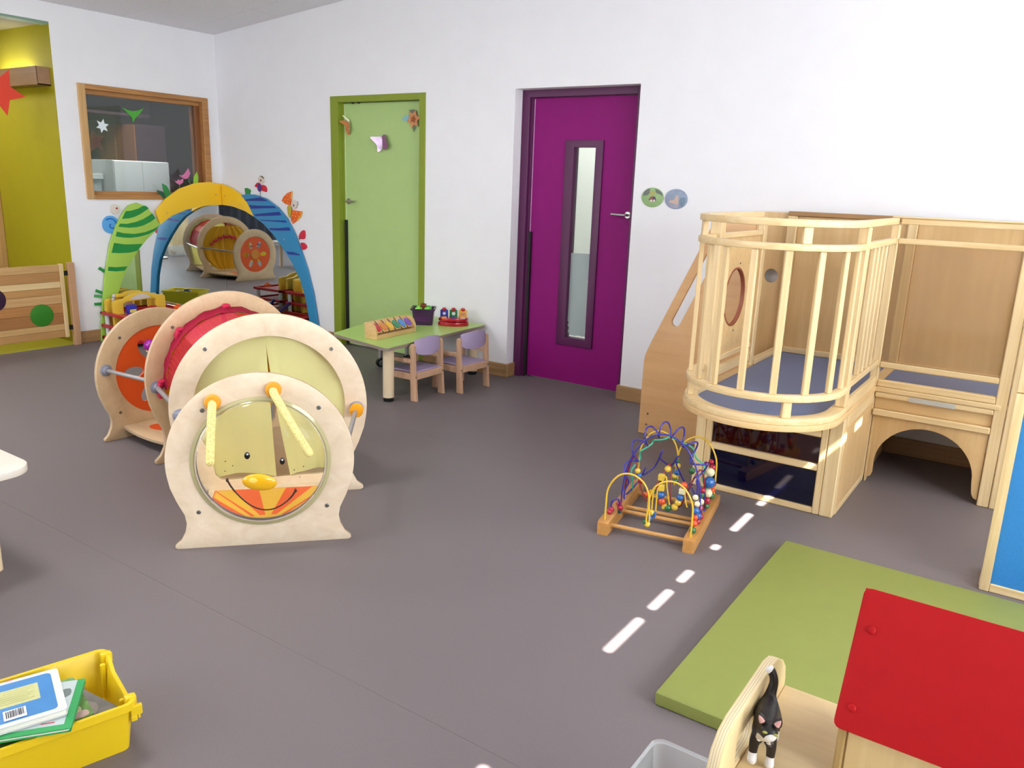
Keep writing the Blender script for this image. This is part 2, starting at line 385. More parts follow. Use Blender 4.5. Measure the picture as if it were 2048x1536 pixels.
lever(d2, -2.555, -2.665, 5.17, 1.288, -1)
# the bright lobby seen through its pane
lobby = mat('lobby_paint', '#d5d6d0', .8)
bm = bmesh.new(); bx(bm, -5.2, -1.2, 7.2, 7.3, 0, 2.6); bx(bm, -5.3, -5.2, 5.33, 7.3, 0, 2.6); bx(bm, -1.2, -1.1, 5.33, 7.3, 0, 2.6); bx(bm, -5.3, -1.1, 5.33, 7.3, 2.6, 2.7); bx(bm, -5.3, -1.1, 5.34, 7.3, -.1, 0)
struct(finish('wall_lobby', bm, lobby), 'pale lobby walls seen through the purple door pane', 'wall')
area('lobby_fill', (-3.6, 6.3, 2.55), (0, 0, 0), 1.2, 1.2, 34, (1, .99, .95))  # added unseen light that brightens the lobby

# --- alcove on the left
struct(box('wall_alcove', -9.6, XL - .002, 3.51, 3.63, 0, 2.7, M_olive, bev=0), 'olive yellow side wall inside the alcove', 'wall')
bm = bmesh.new(); bx(bm, -9.7, -9.6, 1.8, 3.63, 0, 2.7); bx(bm, -9.6, XL - .12, 1.8, 1.9, 0, 2.7)
struct(finish('wall_passage', bm, M_olive), 'olive yellow end walls of the alcove', 'wall')
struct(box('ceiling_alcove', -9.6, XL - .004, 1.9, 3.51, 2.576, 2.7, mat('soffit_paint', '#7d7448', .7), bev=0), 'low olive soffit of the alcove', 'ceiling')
struct(box('floor_alcove', -9.6, XL - .004, 1.9, 3.51, -.1, .001, mat('lime_vinyl', '#b9b43c', .4, var=.03, nscale=200), bev=0), 'yellow green vinyl floor of the alcove', 'floor')
tq = thing('trim_2', 'grey green strip along the head of the alcove opening', 'trim', (XL, 2.7, 2.56), kind='structure'); box('strip', XL - .1, XL + .003, 1.9, 3.512, 2.566, 2.583, mat('head_strip', '#7f9a84', .5), tq, bev=.002)
tr = thing('trim_1', 'wooden door post against the olive alcove wall', 'trim', (-8.05, 3.48, 0), kind='structure')
box('post', -8.11, -8.02, 3.44, 3.509, 0, 2.1, M_framez, tr); box('board', -8.6, -8.11, 3.47, 3.509, 0, 2.06, wood('alcove_door', '#c58a4c', '#a66c33', 'z', 7), tr)

# --- internal window with the dark store room behind
w1 = thing('window_1', 'internal window in a wooden frame looking into a dark store room', 'window', (XL, 4.3, 1.22), kind='structure')
part('frame_stile', M_framez, w1, lambda bm: bx(bm, XL - .12, XL + .018, 3.69, 3.752, 1.221, 2.152, .004))
part('frame_stile', M_frame, w1, lambda bm: bx(bm, XL - .12, XL + .018, 4.852, 4.915, 1.221, 2.152, .004))
part('frame_rail', M_frame, w1, lambda bm: (bx(bm, XL - .12, XL + .018, 3.752, 4.852, 2.11, 2.152, .004), bx(bm, XL - .12, XL - .035, 3.752, 4.852, 2.076, 2.112, .003)))
part('frame_rail', M_frame, w1, lambda bm: (bx(bm, XL - .12, XL + .018, 3.752, 4.852, 1.221, 1.262, .004), bx(bm, XL - .12, XL - .035, 3.752, 4.852, 1.26, 1.285, .003)))
part('glazing_bead', wood('window_wood_dark', '#8a5529', '#6f421e', 'z', 8), w1, lambda bm: bx(bm, XL - .12, XL - .035, 4.80, 4.852, 1.285, 2.076, .003))
box('pane', XL - .068, XL - .063, 3.752, 4.80, 1.27, 2.09, M_glass, w1, bev=0)
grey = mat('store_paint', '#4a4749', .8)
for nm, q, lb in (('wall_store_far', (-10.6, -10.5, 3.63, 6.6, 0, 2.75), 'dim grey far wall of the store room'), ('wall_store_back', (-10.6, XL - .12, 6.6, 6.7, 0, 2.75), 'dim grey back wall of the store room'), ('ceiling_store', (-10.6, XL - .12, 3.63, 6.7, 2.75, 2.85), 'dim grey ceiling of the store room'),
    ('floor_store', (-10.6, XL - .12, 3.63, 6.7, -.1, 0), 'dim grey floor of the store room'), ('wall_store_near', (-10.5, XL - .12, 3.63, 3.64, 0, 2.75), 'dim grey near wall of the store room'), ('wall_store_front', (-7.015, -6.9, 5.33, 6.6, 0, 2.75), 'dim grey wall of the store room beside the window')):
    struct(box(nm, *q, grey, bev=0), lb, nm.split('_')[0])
area('store_fill', (-7.25, 4.3, 2.7), (0, .35, 0), .4, .9, 24, (1, .97, .92))  # added fill light, lifts the store room and its contents

# --- windows on the unseen walls (they show in the mirrors and the clear dome)
M_wf = mat('window_white', '#e8e8e6', .4)
for i, yy in enumerate(WY):
    wr = thing('window_%d' % (i + 2), 'white gridded window in the unseen right wall, number %s from the camera' % ('one', 'two', 'three')[i], 'window', (XR, yy, .95), kind='structure')
    part('window_frame', M_wf, wr, lambda bm: (bx(bm, XR + .02, XR + .1, yy - .725, yy - .67, .95, 2.3), bx(bm, XR + .02, XR + .1, yy + .67, yy + .725, .95, 2.3), bx(bm, XR + .02, XR + .1, yy - .67, yy + .67, .95, 1.0), bx(bm, XR + .02, XR + .1, yy - .67, yy + .67, 2.25, 2.3)))
    for k in range(1, 5): box('muntin', XR + .04, XR + .08, yy - .67 + .268 * k - .016, yy - .67 + .268 * k + .016, 1.0, 2.25, M_wf, wr, bev=0)
    for k in range(1, 4): box('muntin', XR + .04, XR + .08, yy - .67, yy + .67, 1.0 + .3125 * k - .016, 1.0 + .3125 * k + .016, M_wf, wr, bev=0)
for i, xx in enumerate((-5.2, -3.2)):
    wr = thing('window_%d' % (i + 5), 'white window in the unseen wall behind the camera, %s one' % ('farther', 'nearer')[i], 'window', (xx, YF, .95), kind='structure')
    part('window_frame', M_wf, wr, lambda bm: (bx(bm, xx - .75, xx - .69, YF - .1, YF - .02, .95, 2.3), bx(bm, xx + .69, xx + .75, YF - .1, YF - .02, .95, 2.3), bx(bm, xx - .69, xx + .69, YF - .1, YF - .02, .95, 1.01), bx(bm, xx - .69, xx + .69, YF - .1, YF - .02, 2.24, 2.3)))
    box('muntin', xx - .03, xx + .03, YF - .09, YF - .03, 1.01, 2.24, M_wf, wr, bev=0)
# dark curtain across the near right corner, seen in the corner mirrors
M_cur = mat('navy_curtain', '#23262f', .85)
def curtain(name, p0, p1, label):
    root = thing(name, label, 'curtain', p0)
    d = (Vector(p1) - Vector(p0)); L_ = d.length; d.normalize(); n = Vector((-d.y, d.x, 0)); pts = []
    for i in range(int(L_ * 40)):
        t = i / 40; pts.append(Vector(p0) + d * t + n * (.03 * math.sin(t * 22)))
    def f(bm):
        lo = [bm.verts.new((p.x, p.y, .06)) for p in pts]; hi = [bm.verts.new((p.x, p.y, 2.5)) for p in pts]
        lo2 = [bm.verts.new((p.x + n.x * .004, p.y + n.y * .004, .06)) for p in pts]; hi2 = [bm.verts.new((p.x + n.x * .004, p.y + n.y * .004, 2.5)) for p in pts]
        for i in range(len(pts) - 1): bm.faces.new((lo[i], lo[i + 1], hi[i + 1], hi[i])); bm.faces.new((lo2[i + 1], lo2[i], hi2[i], hi2[i + 1]))
    part('cloth', M_cur, root, f)
    part('rail', M_steel, root, lambda bm: tube(bm, [Vector(p0) + Vector((0, 0, 2.52)), Vector(p1) + Vector((0, 0, 2.52))], .012))
curtain('curtain', (.2, YF + .1, 0), (2.25, YF + .1, 0), 'dark navy curtain out of frame, behind the camera')
# ================================================================== wooden play tower
Wpx = wood('pine_x', '#e8cfa0', '#d6b57e', 'x', 7); Wpy = wood('pine_y', '#e8cfa0', '#d6b57e', 'y', 7); Wpz = wood('pine_z', '#e8cfa0', '#d6b57e', 'z', 7)
Wply = wood('plywood_panel', '#dcb983', '#cfa871', 'z', 5, fig=1.6); Wplx = wood('plywood_panel_x', '#e0bf8a', '#d2ad77', 'x', 5, fig=1.6)
M_bluefl = mat('blue_vinyl', '#5f6f95', .4, var=.05, nscale=220)
M_redac = mat('dark_red_acrylic', (.022, .0015, .0015, 1), .06, coat=.3); M_blueac = mat('dark_blue_acrylic', (.0012, .0014, .016, 1), .06, coat=.3)
M_screw = mat('screw_steel', '#7d7a74', .4, metal=.8)
pt = thing('play_tower', 'pale wooden climbing tower with a round-fronted slatted balcony', 'play tower', (-.95, 4.38, 0))
CX, CY, RO = -1.04, 3.62, .352
def upath(r, yend, n=26):
    return [(CX - r, yend)] + [(CX + r * math.cos(t), CY + r * math.sin(t)) for t in [PI + PI * k / n for k in range(n + 1)]] + [(CX + r, yend)]
def uring(name, z0, z1, width, r=RO, yend=3.75, m=Wpx, bev=.006):
    lp = upath(r, yend) + upath(r - width, yend)[::-1]
    return plate(name, [lp], z1 - z0, (0, 0, z0), (1, 0, 0), (0, 1, 0), m, pt, bev=bev)
# platform, its blue floor and the balcony rings
plate('platform', [upath(RO + .004, 4.995)], .027, (0, 0, .495), (1, 0, 0), (0, 1, 0), Wplx, pt, bev=.003)
box('platform', -.684, .62, 4.395, 4.995, .495, .522, Wplx, pt)
plate('vinyl_deck', [upath(RO - .05, 4.985)], .003, (0, 0, .522), (1, 0, 0), (0, 1, 0), M_bluefl, pt)
box('vinyl_deck', -.68, .6, 4.42, 4.985, .522, .525, M_bluefl, pt, bev=0)
uring('base_ring', .522, .552, .06); uring('lower_ring', .622, .652, .038); uring('upper_ring', 1.25, 1.278, .038); uring('top_ring', 1.345, 1.375, .04)
bm = bmesh.new(); bx(bm, -.010, .010, -.0145, .0145, 0, .598, .003); bal = None
for k, a in enumerate((-160, -131, -112.5, -90, -67, -43.5, -21, 0)):
    t = math.radians(a); M = Matrix.Translation((CX + (RO - .019) * math.cos(t), CY + (RO - .019) * math.sin(t), .652)) @ Matrix.Rotation(t, 4, 'Z')
    if bal is None:
        bal = finish('baluster', bm, Wpz, pt, local=True); bal.matrix_local = root_of(pt).inverted() @ M
    else: clone(bal, pt, root_of(pt).inverted() @ M)
for a in (-150, -56):
    t = math.radians(a); p = (CX + (RO - .022) * math.cos(t), CY + (RO - .022) * math.sin(t))
    for z0, z1 in ((.552, .622), (1.278, 1.345)):
        box('spacer_block', -.013, .013, -.019, .019, z0, z1, Wpz, pt, M=Matrix.Translation((p[0], p[1], 0)) @ Matrix.Rotation(t, 4, 'Z'))
# tall posts
for x0, x1, y0, y1, z0 in ((-.735, -.69, 3.69, 3.752, .552), (-1.39, -1.335, 3.69, 3.752, .552), (-1.39, -1.352, 4.40, 4.455, .522), (-.724, -.684, 4.392, 4.44, .522),
                           (-1.385, -1.33, 4.93, 4.985, .522), (-.73, -.68, 4.93, 4.985, .522), (-.15, -.099, 4.392, 4.45, 0), (-.097, -.04, 4.388, 4.45, 0), (-.16, -.10, 4.93, 4.985, .522)):
    box('post', x0, x1, y0, y1, z0, 1.375 if z0 < .5 else 1.345, Wpz, pt, bev=.004)
# side rails over the right and left flanks
for x0, x1 in ((-.722, -.69), (-1.39, -1.358)):
    for z0, z1 in ((1.345, 1.375), (1.25, 1.278), (.632, .66)): box('side_rail', x0, x1, 3.752 if z1 < 1.3 else 3.75, 4.392, z0, z1, Wpy, pt)
for yy in (3.93, 4.02, 4.112, 4.215): box('baluster', -.718, -.696, yy - .013, yy + .013, .66, 1.25, Wpz, pt)
box('flank_panel', -.712, -.69, 3.806, 4.392, .03, .43, Wply, pt); box('flank_board', -.712, -.688, 3.806, 4.392, .432, .495, Wpy, pt); box('flank_rail', -.714, -.688, 3.806, 4.392, 0, .03, Wpy, pt)
box('flank_board', -.712, -.69, 3.752, 4.392, .522, .575, Wpy, pt)
box('flank_panel', -1.39, -1.372, 3.806, 4.392, .03, .495, Wply, pt)
# left flank: panel with the big round window
wn = plate('window_panel', [rect(3.80, 4.40, .66, 1.25), circ(4.07, .943, .152, 40)], .016, (-1.385, 0, 0), (0, 1, 0), (0, 0, 1), Wplx, pt, bev=.002)
plate('window_rim', [circ(4.07, .943, .153, 40), circ(4.07, .943, .144, 40)], .02, (-1.387, 0, 0), (0, 1, 0), (0, 0, 1), mat('red_brown_rim', '#8f4f36', .5), wn)
for y, z in ((4.107, 1.114), (4.279, .941), (4.098, .764)): part('screw', M_screw, wn, lambda bm: ball(bm, (-1.369, y, z), .005, 8))
box('sill', -1.385, -1.345, 4.455, 4.93, .522, .55, Wpy, pt); box('side_rail', -1.385, -1.36, 3.80, 4.40, .552, .60, Wpy, pt)
# lower front: posts, rails and the two dark acrylic panes
for x0, x1, z1 in ((-1.39, -1.34, .495), (-1.338, -1.309, .49), (-.785, -.754, .49), (-.752, -.692, .495)): box('post', x0, x1, 3.75, 3.805, 0, z1, Wpz, pt, bev=.004)
for z0, z1 in ((0, .028), (.212, .246), (.377, .408)): box('front_rail', -1.309, -.785, 3.752, 3.792, z0, z1, Wpx, pt, bev=.004)
box('front_board', -1.309, -.785, 3.76, 3.78, .409, .494, Wply, pt)
box('red_pane', -1.309, -.785, 3.77, 3.775, .246, .377, M_redac, pt, bev=0); box('blue_pane', -1.309, -.785, 3.77, 3.775, .028, .212, M_blueac, pt, bev=0)
# arched bay
arch = [(-.153, .37), (-.684, .37), (-.684, .024), (-.668, .024), (-.652, .034), (-.646, .054)]
arch += [(-.418 + .2285 * math.cos(t), .112 + .222 * math.sin(t)) for t in [PI * (1 - k / 24) for k in range(25)]]
arch += [(-.183, .06), (-.179, .045), (-.17, .03), (-.153, .023)]
plate('arch_panel', [arch[::-1]], .02, (0, 4.425, 0), (1, 0, 0), (0, 0, 1), Wply, pt, bev=.003)
box('post', -.722, -.685, 4.394, 4.45, 0, .495, Wpz, pt); box('post', -.68, -.672, 4.402, 4.45, 0, .36, Wpz, pt, bev=.001)
for z0, z1, y0 in ((.37, .403, 4.385), (.467, .494, 4.388), (.522, .556, 4.392), (.622, .652, 4.392), (1.25, 1.277, 4.392), (1.345, 1.375, 4.392)): box('bay_rail', -.684, -.151, y0, 4.43, z0, z1, Wpx, pt, bev=.004)
box('bay_board', -.684, -.151, 4.412, 4.43, .403, .467, Wplx, pt); box('bay_ledge', -.71, -.125, 4.386, 4.40, .496, .521, Wpx, pt)
box('tape_label', -.525, -.314, 4.385, 4.387, .468, .492, mat('grey_tape', '#b9b7ad', .6), pt, bev=0)
box('clear_pane', -.684, -.151, 4.408, 4.413, .652, 1.25, glassy('hazy_acrylic', '#f0e6d4', .93, .06), pt, bev=0)
box('top_cap', -.724, .62, 4.386, 4.45, 1.3755, 1.383, Wpx, pt, bev=.002)
box('flank_panel', -.097, -.08, 4.452, 4.985, 0, .495, Wply, pt); box('flank_panel', -.712, -.695, 4.452, 4.985, 0, .495, Wply, pt)  # inner panels added to block side light below the bay
# back panels against the wall
for x0, x1 in ((-1.33, -.73), (-.68, -.16), (-.10, .6)): box('back_panel', x0, x1, 4.955, 4.975, .524, 1.345, Wply, pt)
box('top_rail', -1.385, .62, 4.935, 4.985, 1.346, 1.372, wood('brown_rail', '#a67c4c', '#8f6839', 'x', 6), pt)
box('back_rail', -1.33, .6, 4.94, 4.956, .526, .56, Wpx, pt)
# stair on the left, between two plywood cheeks
def cheek(y, x1, zt, hole, slot):
    lp = [(-2.0, 0), (x1, 0), (x1, zt)] + [(-1.60, zt), (-1.625, 1.34), (-1.652, 1.275), (-1.693, 1.179), (-1.849, .827), (-1.965, .565), (-1.99, .50), (-1.998, .45)]
    hs = []
    if slot:
        d = Vector((.153, .351)).normalized(); n = Vector((-d.y, d.x)); a = Vector((-1.812, .716)); b = a + d * .46; s = []
        for c, sg in ((a, -1), (b, 1)):
            for k in range(9):
                t = -PI / 2 + PI * k / 8; q = c + (d * sg * math.cos(t) + n * sg * math.sin(t)) * .0265; s.append((q.x, q.y))
        hs.append(s)
    if hole: hs.append(circ(-1.457, .98, .042, 24))
    return plate('stair_cheek', [lp] + hs, .018, (0, y, 0), (1, 0, 0), (0, 0, 1), Wply if not slot else wood('plywood_cheek', '#dbae79', '#cf9f69', 'x', 4, fig=1.4), pt, bev=.002)
ch = cheek(4.412, -1.40, 1.36, False, True)
for p in ((-1.945, 4.393, .13), (-1.95, 4.393, .06)): part('screw', M_screw, ch, lambda bm: ball(bm, p, .006, 8))
cheek(4.985, -1.34, 1.362, True, False)
for i in range(3): box('stair_tread', -1.97 + .19 * i, -1.40, 4.415, 4.965, .13 * i + .10, .13 * i + .125, Wply, pt); box('stair_riser', -1.97 + .19 * i, -1.952 + .19 * i, 4.415, 4.965, .13 * i, .13 * i + .10, Wply, pt)

# framed blue panel at the right edge of the photo
sc = thing('divider_screen', 'wooden framed divider with a blue panel, cut off by the right edge', 'divider', (.25, 3.41, 0))
box('stile', -.057, -.022, 3.392, 3.43, 0, .793, Wpz, sc, bev=.006, seg=2); box('stile', -.057, -.022, 3.392, 3.43, .795, 1.2, Wpz, sc, bev=.006, seg=2); box('stile', .565, .60, 3.392, 3.43, 0, 1.2, Wpz, sc, bev=.006, seg=2)
for z0, z1 in ((0, .034), (.73, .762), (1.165, 1.2)): box('rail', -.022, .565, 3.394, 3.43, z0, z1, Wpx, sc)
box('blue_panel', -.022, .565, 3.402, 3.416, .034, .73, mat('blue_felt', '#2f7fc0', .55, var=.06, nscale=160), sc, bev=0)
box('dark_panel', -.022, .565, 3.402, 3.416, .762, 1.165, mat('violet_grey_panel', '#5a5470', .4), sc, bev=0)
for x in (-.04, .58): box('foot', x - .02, x + .02, 3.431, 3.60, 0, .03, Wpy, sc)
# green mat
gm = thing('floor_mat', 'flat apple green gym mat lying on the floor', 'mat', (-.15, 2.6, 0))
part('cushion', mat('green_leatherette', '#848b45', .55, var=.02, nscale=14, bump=.05, bscale=400), gm, lambda bm: bx(bm, -.772, .48, 1.955, 3.268, .0, .045, .009, 3))
# ================================================================== crawl tunnel of four round panels
Wbx = wood('birch_panel', '#e6d3b9', '#dac3a4', 'x', 4, fig=1.5, rough=.38); Wbt = wood('birch_panel_tan', '#d9bd97', '#cbab82', 'x', 4, fig=1.5, rough=.38)
M_pe = mat('birch_edge', '#bda382', .5)
M_tube = mat('grey_tube', '#a9a7a8', .35, metal=.6); M_flange = mat('grey_flange', '#8f909e', .45)
M_orange = mat('orange_print', '#e4571b', .5, var=.02, nscale=8); M_yel = mat('sun_yellow', '#e2b033', .5); M_crim = mat('crimson_cloth', '#c51c48', .7)
M_lem = mat('lemon_cloth', '#fdfab8', .75)
ct = thing('crawl_tunnel', 'birch crawl tunnel of four round panels, the front one a smiling face', 'play tunnel', (-3.25, 2.3, 0))
def panel_outline(s, n=26):
    h = [(.336, 0), (.346, .006), (.345, .016), (.322, .036), (.304, .072), (.297, .108), (.303, .145), (.33, .203), (.351, .262)]
    h += [(.363 * math.cos(a), .36 + .363 * math.sin(a)) for a in [-.15 + (PI / 2 + .15) * k / n for k in range(n + 1)]]
    out = h + [(-x, z) for x, z in h[-2::-1]]
    return [(x * s, z * s) for x, z in out]
def frame(x, y, deg):
    t = math.radians(deg); ux = Vector((math.cos(t), math.sin(t), 0)); return Vector((x, y, 0)), ux, Vector((0, 0, 1)), ux.cross(Vector((0, 0, 1)))   # normal faces the camera side
FA, FB, FC, FD = frame(-2.506, 1.949, 47.3), frame(-2.887, 2.310, 51.6), frame(-3.604, 2.612, 80), frame(-4.199, 2.575, 88.6)
def at(F, a, z, d=0): return F[0] + F[1] * a + F[2] * z + F[3] * d
TH = .022
def ring(F, s, holes, m):
    return plate('round_panel', [panel_outline(s)] + holes, TH, F[0] - F[3] * TH, F[1], F[2], [m, M_pe], ct, bev=.003, mi=1)
def arch_open(r, zc_, w, zb):
    lp = [(r * math.cos(a), zc_ + r * math.sin(a)) for a in [-.62 + (PI + 1.24) * k / 40 for k in range(41)]]
    return lp + [(-w, zb + .07), (-w + .006, zb + .03), (-w + .03, zb + .004), (-w + .06, zb), (w - .06, zb), (w - .03, zb + .004), (w - .006, zb + .03), (w, zb + .07)]
pA = ring(FA, 1.0, [circ(0, .358, .252, 56)], Wbx)
pB = ring(FB, 1.204, [arch_open(.335, .433, .262, .095)], Wbx)
pC = ring(FC, 1.204, [arch_open(.345, .433, .27, .095)], Wbt)
petals = []
for k in range(6):
    a = math.radians(180 + 56 + 60 * k - 56); petals.append(circ(.145 * math.cos(a), .365 + .145 * math.sin(a), .058, 18, .033, a))
pD = ring(FD, .994, [circ(0, .365, .252, 56)], Wbt)
dd = plate('orange_disc', [circ(0, .365, .2515, 56)] + petals, .012, FD[0] - FD[3] * .017, FD[1], FD[2], M_orange, pD)
plate('flower_centre', [circ(0, .365, .07, 24)], .006, FD[0] - FD[3] * .023, FD[1], FD[2], mat('amber_print', '#d98a2a', .5), dd)
part('purple_ball', mat('purple_gloss', '#a51fa8', .12, coat=.6), pD, lambda bm: ball(bm, at(FD, -.06, .515, .03), .034, 16))
part('ball_bracket', M_lem, pD, lambda bm: ball(bm, at(FD, -.055, .478, .012), .018, 10, (1, 1, .4)))
def screws(p, F, pts, d=.001):
    for a, z in pts: part('screw_cap', M_screw, p, lambda bm: lathe(bm, [(.009, -.002), (.009, .001), (.006, .0025), (0, .0015)], 14, Matrix.Translation(at(F, a, z, 0)) @ Matrix((F[1], F[2], F[3])).transposed().to_4x4()))
screws(pA, FA, [(-.213, .577), (.227, .576), (-.249, .155), (.25, .155)])
screws(pB, FB, [(-.27, .715), (.276, .702)]); screws(pC, FC, [(-.285, .707), (.29, .7)]); screws(pD, FD, [(-.215, .574), (-.245, .152), (.215, .574)])
# tubes along both sides with their flanges
def flange(p, F, a, z, sgn):
    M = Matrix.Translation(at(F, a, z, 0 if sgn > 0 else -TH)) @ Matrix((F[1], F[2], F[3] * sgn)).transposed().to_4x4()
    part('flange', M_flange, p, lambda bm: lathe(bm, [(.033, 0), (.033, .004), (.02, .008), (.016, .016), (0, .016)], 20, M))
def rail(p, Fp, Fq, ap, zp, aq, zq, r=.011):
    part('side_tube', M_tube, ct, lambda bm: tube(bm, [at(Fp, ap, zp, 0), at(Fq, aq, zq, -TH)], r, 12)); flange(p, Fp, ap, zp, 1)
for s in (-1, 1):
    rail(pD, FD, FC, s * .305, .405, s * .382, .43); rail(pC, FC, FB, s * .385, .41, s * .385, .42, .013); rail(pB, FB, FA, s * .388, .415, s * .33, .40)
# spools on the near tube
def spool(bm):
    d = (at(FA, .33, .40, -TH) - at(FB, .388, .415, 0)).normalized(); p = at(FB, .388, .415, .018)
    q = d.to_track_quat('Z', 'Y').to_matrix().to_4x4()
    for k in range(3): lathe(bm, [(.012, 0), (.027, .002), (.031, .009), (.027, .016), (.012, .018)], 20, Matrix.Translation(p + d * .017 * k) @ q)
part('spool', mat('amber_plastic', '#e79a17', .35), ct, spool)
# floor boards between the panels
def board(name, Fp, ap, Fq, aq, z, m, sag=0):
    a, b, c, d = at(Fp, -ap, 0), at(Fp, ap, 0), at(Fq, aq, 0, -TH), at(Fq, -aq, 0, -TH)
    lo = []; n = 8
    for k in range(n + 1): lo.append(a.lerp(b, k / n))
    e = (c - b); side = Vector((-e.y, e.x, 0)).normalized()
    for k in range(1, n): t = k / n; lo.append(b.lerp(c, t) + side * sag * math.sin(PI * t))
    for k in range(n + 1): lo.append(c.lerp(d, k / n))
    e = (a - d); side = Vector((-e.y, e.x, 0)).normalized()
    for k in range(1, n): t = k / n; lo.append(d.lerp(a, t) + side * sag * math.sin(PI * t))
    return plate(name, [[(p.x, p.y) for p in lo]], .018, (0, 0, z), (1, 0, 0), (0, 1, 0), [m, M_pe], ct, bev=.002, mi=1)
bCD = board('floor_board', FD, .235, FC, .29, .055, Wbt, .03)
for x, y in ((-4.03, 2.46), (-3.78, 2.62), (-4.0, 2.72)): part('orange_spot', M_orange, bCD, lambda bm: flat(bm, [circ(x, y, .075, 24, .05, .1)], .0015, (0, 0, .073), (1, 0, 0), (0, 1, 0)))
bBC = board('floor_board', FC, .29, FB, .27, .055, Wbt)
bAB = board('floor_board', FB, .29, FA, .24, .035, Wbx)
# sun printed on the front board
mid = at(FA, 0, 0, -TH).lerp(at(FB, 0, 0, 0), .30); ux = FA[1]; uy = -FA[3]
plate('orange_print', [[(-.255, .0), (.255, .0), (.255, .40), (-.255, .40)]], .001, mid + Vector((0, 0, .0532)) - uy * .085, ux, uy, M_orange, bAB)
def rays(bm):
    for k in range(9):
        a0 = PI * (k - .25) / 8; a1 = PI * (k + .25) / 8; pts = []
        for a, r in ((a0, .085), (a1, .085), (a1, .62), (a0, .62)):
            pts.append((max(-.25, min(.25, r * math.cos(a))), max(0.0, min(.395, r * math.sin(a) * .8)) - .0))
        flat(bm, [pts], .0006, mid + Vector((0, 0, .0543)) - uy * .085, ux, uy)
part('sun_ray', M_yel, bAB, rays)
plate('sun_disc', [[(.14 * math.cos(PI * k / 24), .085 * math.sin(PI * k / 24)) for k in range(25)]], .0016, mid + Vector((0, 0, .0543)) - uy * .085, ux, uy, M_yel, bAB)
# lemon curtains behind the second panel, parted right of the middle
def curtain_half(a0, a1, open_top, open_bot, flip):
    def f(bm):
        NU, NV = 36, 24; g = []; uvl = None
        for j in range(NV + 1):
            v = j / NV; row = []
            for i in range(NU + 1):
                u = i / NU; z = .80 - .70 * v
                e = open_top + (open_bot - open_top) * v ** 1.3
                a = a0 + (e - a0) * u if not flip else e + (a1 - e) * u
                dep = -.024 - .016 * (1 - v * .3) * math.sin(u * 9 + v * 2.5 + flip) * (.35 + .65 * v) - .035 * v * (1 - abs(2 * u - 1))
                if flip and u < .12: dep += .03 * (1 - u / .12) * v
                if not flip and u > .88: dep += .03 * (u - .88) / .12 * v
                lim = math.sqrt(max(.0004, .385 ** 2 - (z - .433) ** 2)) if z > .25 else .34
                a = max(-lim, min(lim, a)); row.append(bm.verts.new(at(FB, a, z, dep - TH * .3)))
            g.append(row)
        for j in range(NV):
            for i in range(NU): bm.faces.new((g[j][i], g[j][i + 1], g[j + 1][i + 1], g[j + 1][i]))
        bmesh.ops.solidify(bm, geom=bm.faces[:], thickness=.003)
    return part('curtain', M_lem, pB, f, ang=80)
curtain_half(-.35, 0, -.012, .012, 0); curtain_half(0, .35, -.016, .075, 1)
# red net arch between second and third panel
def arc_pt(t, v, rb, rc, lift=0):
    ang = math.radians(-6 + 192 * v); pb = at(FB, -math.cos(ang) * (rb + lift), .44 + (rb + lift) * math.sin(ang), -TH - .004); pc = at(FC, -math.cos(ang) * (rc + lift), .44 + (rc + lift) * math.sin(ang), .004)
    p = pc.lerp(pb, t); s = math.sin(PI * t); return p - Vector((0, 0, .03 * s * math.sin(ang)))
def sheet(t0, t1, v0, v1, lift, nu=14, nv=40, wob=0, solid=.002):
    def f(bm):
        uv = bm.loops.layers.uv.new('UVMap'); g = []
        for j in range(nv + 1):
            g.append([bm.verts.new(arc_pt(t0 + (t1 - t0) * i / nu, v0 + (v1 - v0) * j / nv, .335, .345, lift + wob * math.sin(j * 1.7 + i * .6))) for i in range(nu + 1)])
        for j in range(nv):
            for i in range(nu):
                fc = bm.faces.new((g[j][i], g[j][i + 1], g[j + 1][i + 1], g[j + 1][i]))
                for l, (a, b) in zip(fc.loops, ((i, j), (i + 1, j), (i + 1, j + 1), (i, j + 1))): l[uv].uv = (a / nu * (t1 - t0) * .7, b / nv * (v1 - v0) * 1.15)
        if solid: bmesh.ops.solidify(bm, geom=bm.faces[:], thickness=solid)
    return f
part('net', netting('red_net', '#c8253f', 130, .42), ct, sheet(.12, 1, 0, 1, 0, solid=0), ang=80)
part('net_hem', M_crim, ct, sheet(0, .14, 0, 1, .006, nu=4, wob=.004), ang=80); part('net_hem', M_crim, ct, sheet(.93, 1, 0, 1, .004, nu=3, wob=.003), ang=80)
M_redc = mat('red_cloth', '#cf2b2b', .7); M_orc = mat('orange_cloth', '#e0502c', .7)
part('cloth_panel', M_redc, ct, sheet(.14, .93, .02, .26, .002, wob=.003), ang=80); part('cloth_panel', M_orc, ct, sheet(.14, .93, .52, .70, .002, nv=16), ang=80); part('cloth_panel', M_redc, ct, sheet(.14, .93, .78, .98, .002), ang=80)
for v in (.03, .27, .5, .73):
    p = arc_pt(.02, v, .335, .345, .012); ang = math.radians(-6 + 192 * v)
    part('tie', M_crim, ct, lambda bm: (ball(bm, p, .02, 10, (1, 1.2, .7)), tube(bm, spline([p, p + FC[1] * (-.02) + Vector((0, 0, -.03)), p + FC[1] * (-.012) + Vector((0, 0, -.085))], 4), [.016] * 5 + [.012] * 4, 8)))
# yellow cloth screen with red fringe in the third panel (seen in the mirrors)
def fillC(bm):
    lp = arch_open(.345, .433, .27, .095); flat(bm, [[p for p in lp if p[1] > .14] ], .002, FC[0] - FC[3] * .03, FC[1], FC[2])
